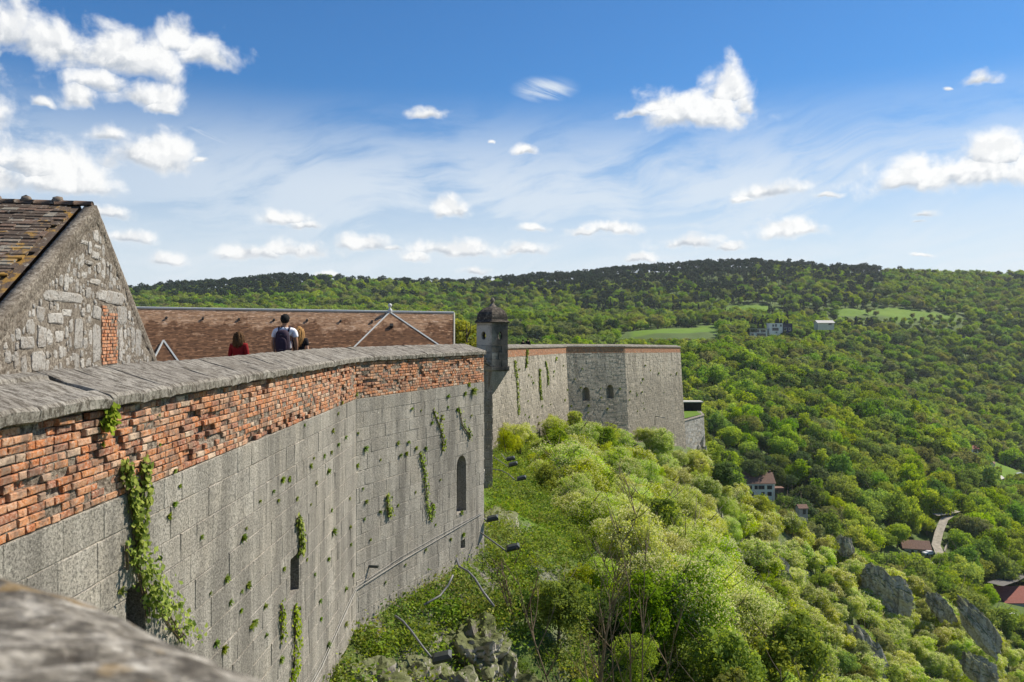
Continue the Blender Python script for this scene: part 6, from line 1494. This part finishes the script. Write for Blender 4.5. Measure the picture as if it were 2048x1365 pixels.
for (a_, b_, Y) in [(1745, 1225, 152), (1790, 1235, 152), (1830, 1215, 155), (1700, 1180, 154), (1720, 1330, 128), (1665, 1280, 130), (1770, 1345, 130), (1800, 1300, 140), (1900, 1270, 152), (1925, 1300, 148), (1990, 1300, 155), (2010, 1345, 142), (1925, 1345, 140), (1870, 1250, 156), (1860, 1320, 140), (1575, 1150, 133), (1530, 1165, 130), (2020, 1270, 166), (1840, 1350, 128), (1740, 1190, 156), (1765, 1215, 153), (1815, 1190, 155), (1700, 1240, 140), (1725, 1265, 134), (1945, 1265, 158), (1975, 1290, 156), (1945, 1310, 150), (1980, 1345, 140), (1760, 1310, 130), (1720, 1350, 126), (1890, 1235, 158), (1960, 1215, 160)]:
    p = world_at(a_, b_, Y); p.z = hz(p.x, p.y); H = R(4.5, 6.2); q = pxy(p.x, p.y, p.z+H*.6)
    put_tree('flowering_ash', 'mash%d' % rnd.randrange(3), tuple(p), H, R(0, 6), f'medium round ash in cream blossom {tl(*q)}', 'tree', 'cream flowering ash trees')
# ---------------------------------------------------------------- houses in the valley and on the hill
def house(name, px, Y, w_, dp, hw, hr, label, wall_m, roof_m, yaw=0.0, wins=(), chim=(), flat_roof=False, dz=0, zabs=None, over=.4, extra=None):
    x = px_x(px, Y); z = zabs if zabs is not None else hz(x, Y)+dz
    r = thing(name, (x, Y, z), label, 'house'); r.rotation_euler = (0, 0, yaw); O = (0, 0, 0)
    m_ = MB(); m_.box(-w_/2, 0, -4, w_/2, dp, hw)
    if not flat_roof and hr > 0: m_.mesh([(-w_/2, 0, hw), (-w_/2, dp, hw), (-w_/2, dp/2, hw+hr-.1)], [(0, 1, 2)]); m_.mesh([(w_/2, 0, hw), (w_/2, dp, hw), (w_/2, dp/2, hw+hr-.1)], [(0, 2, 1)])
    m_.build('wall', wall_m, r, origin=O)
    m_ = MB()
    if flat_roof: m_.box(-w_/2-over, -over, hw, w_/2+over, dp+over, hw+hr)
    else:
        k = hr/(dp/2); e = over
        for sg in (0, 1):
            yA, yB = (-e, dp/2) if sg == 0 else (dp+e, dp/2); zA = hw-k*e
            m_.mesh([(-w_/2-e, yA, zA), (w_/2+e, yA, zA), (w_/2+e, yB, hw+hr), (-w_/2-e, yB, hw+hr), (-w_/2-e, yA, zA+.18), (w_/2+e, yA, zA+.18), (w_/2+e, yB, hw+hr+.18), (-w_/2-e, yB, hw+hr+.18)], [(4, 5, 6, 7), (0, 1, 5, 4), (0, 4, 7, 3), (1, 2, 6, 5), (0, 3, 2, 1)])
    rf = m_.build('roof', roof_m, r, origin=O)
    for (cx_, cy_, ch) in chim: m_ = MB(); m_.box(cx_-.3, cy_-.3, hw+hr*.5, cx_+.3, cy_+.3, hw+hr+ch); m_.build('chimney', M['roofb'], rf, origin=O)
    for (a, b_, ww, wh, *mt) in wins:
        m_ = MB(); m_.box(a-ww/2-.12, -.10, b_-.12, a+ww/2+.12, .0, b_+wh+.12); fr = m_.build('window', mt[1] if len(mt) > 1 else M['shutter'], r, origin=O)
        m_ = MB(); m_.box(a-ww/2, -.13, b_, a+ww/2, -.105, b_+wh); m_.build('pane', mt[0] if mt else M['glass'], fr, origin=O)
    return r
W2 = lambda a, b_: (a, b_, .9, 1.3)
h1 = house('farmhouse', 1521, 290, 10.4, 7.5, 5.4, 3.1, 'cream two-storey house with brown tiled roof among dark trees', M['white'], M['roofb'], .0, [(-4, 3.2, 1.5, 1.3), (-1.6, 3.2, .9, 1.3), (-.2, 3.2, .9, 1.3), (.9, 3.2, .8, 1.3), (3.3, 3.2, 1.5, 1.3), (3.3, .8, 1.3, 1.2), (-3.2, .8, 1.2, 1.2), (.9, 0, .9, 2.0)], [(-2.2, 4, .7), (4.7, 4, .7)], zabs=_py(290, 996))
m_ = MB(); m_.box(-5.2, -.25, 4.5, 5.2, -.02, 4.62); m_.build('gutter', M['zinc'], h1, origin=(0, 0, 0))
house('outbuilding', 1556, 291, 4.2, 3.0, 2.2, .3, 'low lean-to annex beside the cream two-storey house', M['roofb'], M['roofb'], 0, [(-.6, .2, .9, 1.6)], flat_roof=True, zabs=_py(291, 990), over=.2)
house('hut', 1607, 252, 2.9, 2.6, 2.0, .9, 'tiny stone hut with tiled roof below the cream house', M['rubble'], M['roofb'], .1, [(.3, .3, .7, 1.3)], zabs=_py(252, 1030), over=.2)
house('modern_house', 1517, 718, 15.5, 9, 6.4, .5, 'modern house with pale overhanging flat roof, at left of the group', M['white'], M['roofg'], 0, [(-3, 3.6, 7, 2.0), (4.2, 3.6, 4, 2.0), (2.5, .3, 8, 2.2), (-5.6, 1, 2, 1.4)], flat_roof=True, zabs=_py(718, 673), over=1.6)
m2 = house('modern_house', 1552, 724, 12, 8, 6.6, .25, 'white cubic modern house with dark window openings', M['white'], M['white'], 0, [(-2.6, 3.8, 1.3, 1.8), (.0, 3.8, 1.3, 2.2), (4.4, 3.9, 1.4, 1.6), (-.5, .2, 5.5, 2.4)], flat_roof=True, zabs=_py(724, 662), over=.1)
house('modern_house', 1575, 726, 9, 8, 6.6, .2, 'navy clad cubic house joined to the white one', M['navy'], M['navy'], 0, [(-2, .3, 2.4, 2.4, M['glass'], M['white']), (2, .3, 1.6, 2.4, M['glass'], M['white']), (-3.2, 3.8, 1.4, 1.8)], flat_roof=True, zabs=_py(726, 662), over=.05)
house('modern_house', 1652, 770, 16, 9, 3.0, 2.2, 'low house with pale grey pitched roof among trees', M['cream'], M['roofg'], .05, [(4, .8, 3, 1.4)], zabs=_py(770, 652), over=.8)
house('cottage', 1834, 282, 8.6, 6.5, 2.6, 2.0, 'small house with brown roof at the foot of the gravel track', M['cream'], M['roofb'], -.25, [(-1.5, .6, 1, 1.3, M['glass'], M['white']), (.8, .6, 1, 1.3), (2.8, .5, 1.4, 1.5, M['glass'], M['white'])], zabs=_py(282, 1112), over=.5)
house('cottage', 1989, 500, 6, 7.5, 3.0, 3.0, 'white gabled cottage with dark brown roof beside a dark cypress', M['white'], M['roofb'], .95, [(0, 1, 1, 1.2), (-1.6, 1, .8, 1.2)], zabs=_py(500, 936), over=.4)
house('cottage', 1950, 508, 5.2, 5, 2.6, 1.6, 'small white cottage with reddish roof at the top of the gardens', M['white'], M['roofr'], .2, [(0, .6, 2.2, 1.4)], zabs=_py(508, 906), over=.4)
house('shed', 2005, 470, 5.6, 5, 2.2, 2.0, 'pale grey shed with light pitched roof below the gardens', M['roofg'], M['roofg'], .75, [(0, .2, 1.4, 1.6)], zabs=_py(470, 965), over=.3)
h9 = house('town_house', 2062, 262, 17, 11, 5.5, 3.4, 'large building with red tiled roof at the right edge', M['cream'], M['roofr'], .0, [(-6.5, 1, 2.6, 1.8), (-3, 1, 1.6, 2.4), (0, 3, 1, 1.2), (-6, 3.4, 1, 1)], zabs=_py(262, 1238), over=.6)
# gravel track, cars, parasol
def ribbon(name, pts, w_, mt, lift, label=None, kind='structure'):
    mb = MB(); P_ = [Vector((px_x(a, Y), Y, _py(Y, b_)+lift)) for a, b_, Y in pts]; Q = []
    for i in range(len(P_)-1):
        for f in np.linspace(0, 1, 7)[:-1]: Q.append(P_[i].lerp(P_[i+1], f))
    Q.append(P_[-1])
    for i in range(len(Q)): Q[i].z = max(Q[i].z, hz(Q[i].x, Q[i].y)+.3)
    for i in range(len(Q)-1):
        d_ = (Q[i+1]-Q[i]); n_ = Vector((-d_.y, d_.x, 0)).normalized()*w_/2; d2 = (Q[min(i+2, len(Q)-1)]-Q[i]); n2 = Vector((-d2.y, d2.x, 0)).normalized()*w_/2
        n1 = n_ if i == 0 else pn; pn = n2; mb.poly([Q[i]-n1, Q[i]+n1, Q[i+1]+n2, Q[i+1]-n2])
    o = mb.build(name, mt); o['kind'] = kind; return Q
ribbon('gravel_track', ROAD, 2.8, M['track'], 0)
ribbon('gravel_track', [(1870, 1030, 303), (1890, 1027, 304), (1915, 1022, 305)], 3.4, M['track'], .0)
ribbon('valley_road', [(1990, 1170, 262), (2020, 1160, 268), (2060, 1138, 278)], 5, M['asphalt'], .2)
ribbon('valley_road', [(2000, 1240, 240), (2060, 1275, 236)], 6, M['asphalt'], .2)
mw = MB()
for k in range(len(ROAD)-1):
    a, b_ = ROAD[k], ROAD[k+1]; p = Vector((px_x(a[0], a[2])+2.3, a[2], hz(px_x(a[0], a[2])+2.3, a[2])-1)); q = Vector((px_x(b_[0], b_[2])+2.3, b_[2], hz(px_x(b_[0], b_[2])+2.3, b_[2])-1)); n_ = Vector((.5, 0, 0)); u_ = Vector((0, 0, 2.0)); mw.mesh([p, p+n_, q+n_, q, p+u_, p+n_+u_, q+n_+u_, q+u_], [(0, 1, 5, 4), (1, 2, 6, 5), (2, 3, 7, 6), (3, 0, 4, 7), (4, 5, 6, 7)], .3)
tag(mw.build('retaining_wall', M['rubble'], None, origin=Vector((px_x(1885, 290), 290, -80))), 'dark low stone wall along the right side of the gravel track', 'wall')
def car(px, py, Y, yaw, label):
    p = (px_x(px, Y), Y, max(_py(Y, py), hz(px_x(px, Y), Y)+.2)); r = thing('parked_car', p, label, 'car', None); r.rotation_euler = (0, 0, yaw); O = (0, 0, 0)
    prof = [(-2.1, .35), (-2.1, .8), (-1.9, .95), (-1.2, 1.0), (-.7, 1.42), (.9, 1.45), (1.5, 1.0), (2.0, .85), (2.1, .5), (2.1, .35)]; m_ = MB(); n = len(prof)
    m_.mesh([(a, s_*.85*(.82 if z > 1.2 else 1), z) for s_ in (-1, 1) for a, z in prof], [(k, k+1, n+k+1, n+k) for k in range(n-1)]+[tuple(range(n-1, -1, -1)), tuple(range(n, 2*n))]); m_.build('body', M['carw'], r, origin=O)
    m_ = MB()
    for s_ in (-1, 1): m_.mesh([(-1.05, s_*.84, 1.03), (1.3, s_*.84, 1.03), (.85, s_*.74, 1.36), (-.65, s_*.74, 1.34)], [(0, 1, 2, 3)])
    m_.mesh([(1.46, -.7, 1.04), (1.46, .7, 1.04), (.97, .62, 1.42), (.97, -.62, 1.42)], [(0, 1, 2, 3)]); m_.build('windows', M['glass'], r, origin=O)
    for a in (-1.35, 1.35):
        for s_ in (-1, 1): m_ = MB(); m_.tube([(a, s_*.86, .33), (a, s_*.66, .33)], .33, 12); m_.build('wheel', M['tyre'], r, origin=O)
car(1858, 1110, 280, .2, 'white car parked beside the brown-roofed cottage')
car(2040, 950, 478, 0, 'white car parked below the hillside gardens')
car(2025, 1252, 250, .5, 'pale car on the road below the red roof')
pg = thing('parasol', (px_x(1873, 265), 265, hz(px_x(1873, 265), 265)), 'white square parasol below the gravel track', 'parasol')
m_ = MB(); c = pg.location; zt = max(_py(265, 1128), c.z+2.4); m_.tube([c, (c.x, c.y, zt)], .05, 6); m_.build('pole', M['pipe'], pg)
m_ = MB(); m_.mesh([(c.x-1.8, c.y-1.5, zt), (c.x+1.8, c.y-1.5, zt), (c.x+1.8, c.y+1.5, zt), (c.x-1.8, c.y+1.5, zt), (c.x, c.y, zt+.8)], [(0, 1, 4), (1, 2, 4), (2, 3, 4), (3, 0, 4)]); m_.build('canopy', M['white'], pg)
for j, (a, b_, Y) in enumerate([(1736, 635, 985), (1752, 640, 975), (1825, 640, 985), (1861, 640, 985), (1879, 640, 985), (1475, 640, 840)]):
    x = px_x(a, Y); put_tree('broadleaf_tree', 'fb2', (x, Y, hz(x, Y)), 7.5, j, ['budding tree at the left end of the upper meadow', 'second budding tree at the left end of the upper meadow', 'lone budding tree left of the pair on the upper meadow', 'left tree of the pair on the upper meadow', 'right tree of the pair on the upper meadow', 'olive tree at the corner of the lower meadow'][j], 'tree', None)
x = px_x(2002, 497); put_tree('cypress', 'fir0', (x, 497, hz(x, 497)-1), 9, 1, 'slim dark cypress right of the white gabled cottage', 'tree', None).scale = (.28, .28, .68)

# ---- like things that still share a label are told apart by their order across the picture
from collections import defaultdict
bpy.context.view_layer.update()
byl = defaultdict(list)
for o in COL.objects:
    if o.parent is None and o.get('label') and o.get('category'): byl[o['label']].append(o)
ORD = ['leftmost', 'second from left', 'third from left', 'fourth from left', 'fifth from left', 'sixth from left', 'seventh from left', 'eighth from left', 'ninth from left', 'tenth from left', 'eleventh from left', 'twelfth from left', 'thirteenth from left', 'fourteenth from left', 'fifteenth from left', 'sixteenth from left', 'seventeenth from left', 'eighteenth from left', 'nineteenth from left', 'twentieth from left']
for lb_, os_ in byl.items():
    if len(os_) < 2: continue
    os_.sort(key=lambda o: o.location.x/max(o.location.y, 1))
    for k, o in enumerate(os_):
        if k == len(os_)-1 and len(os_) < 21: o['label'] = lb_+', rightmost'
        elif k < 20: o['label'] = lb_+', '+ORD[k]
for o in COL.objects:
    if o.parent is None and o.get('label') and len(o['label'].split()) > 16:
        l_ = o['label'].replace('of the ', '').replace(' the ', ' '); w_ = l_.split(); o['label'] = ' '.join(w_ if len(w_) <= 16 else w_[len(w_)-16:])
# ---- air: a faint even haze
hb_ = MB(); hb_.box(-9400, -9400, -128, 9400, 9400, 165); hzo = hb_.build('haze', bpy.data.materials.new('haze')); hm = hzo.data.materials[0]; hm.use_nodes = True; t = NT(hm.node_tree); t.n.clear()
pv = t.new('ShaderNodeVolumePrincipled'); pv.inputs['Color'].default_value = (.80, .88, 1.0, 1); pv.inputs['Density'].default_value = 0.000055; pv.inputs['Anisotropy'].default_value = 0.3
t.l.new(pv.outputs[0], t.new('ShaderNodeOutputMaterial').inputs['Volume']); hzo['kind'] = 'stuff'; hzo['label'] = 'faint blue haze over the valley'
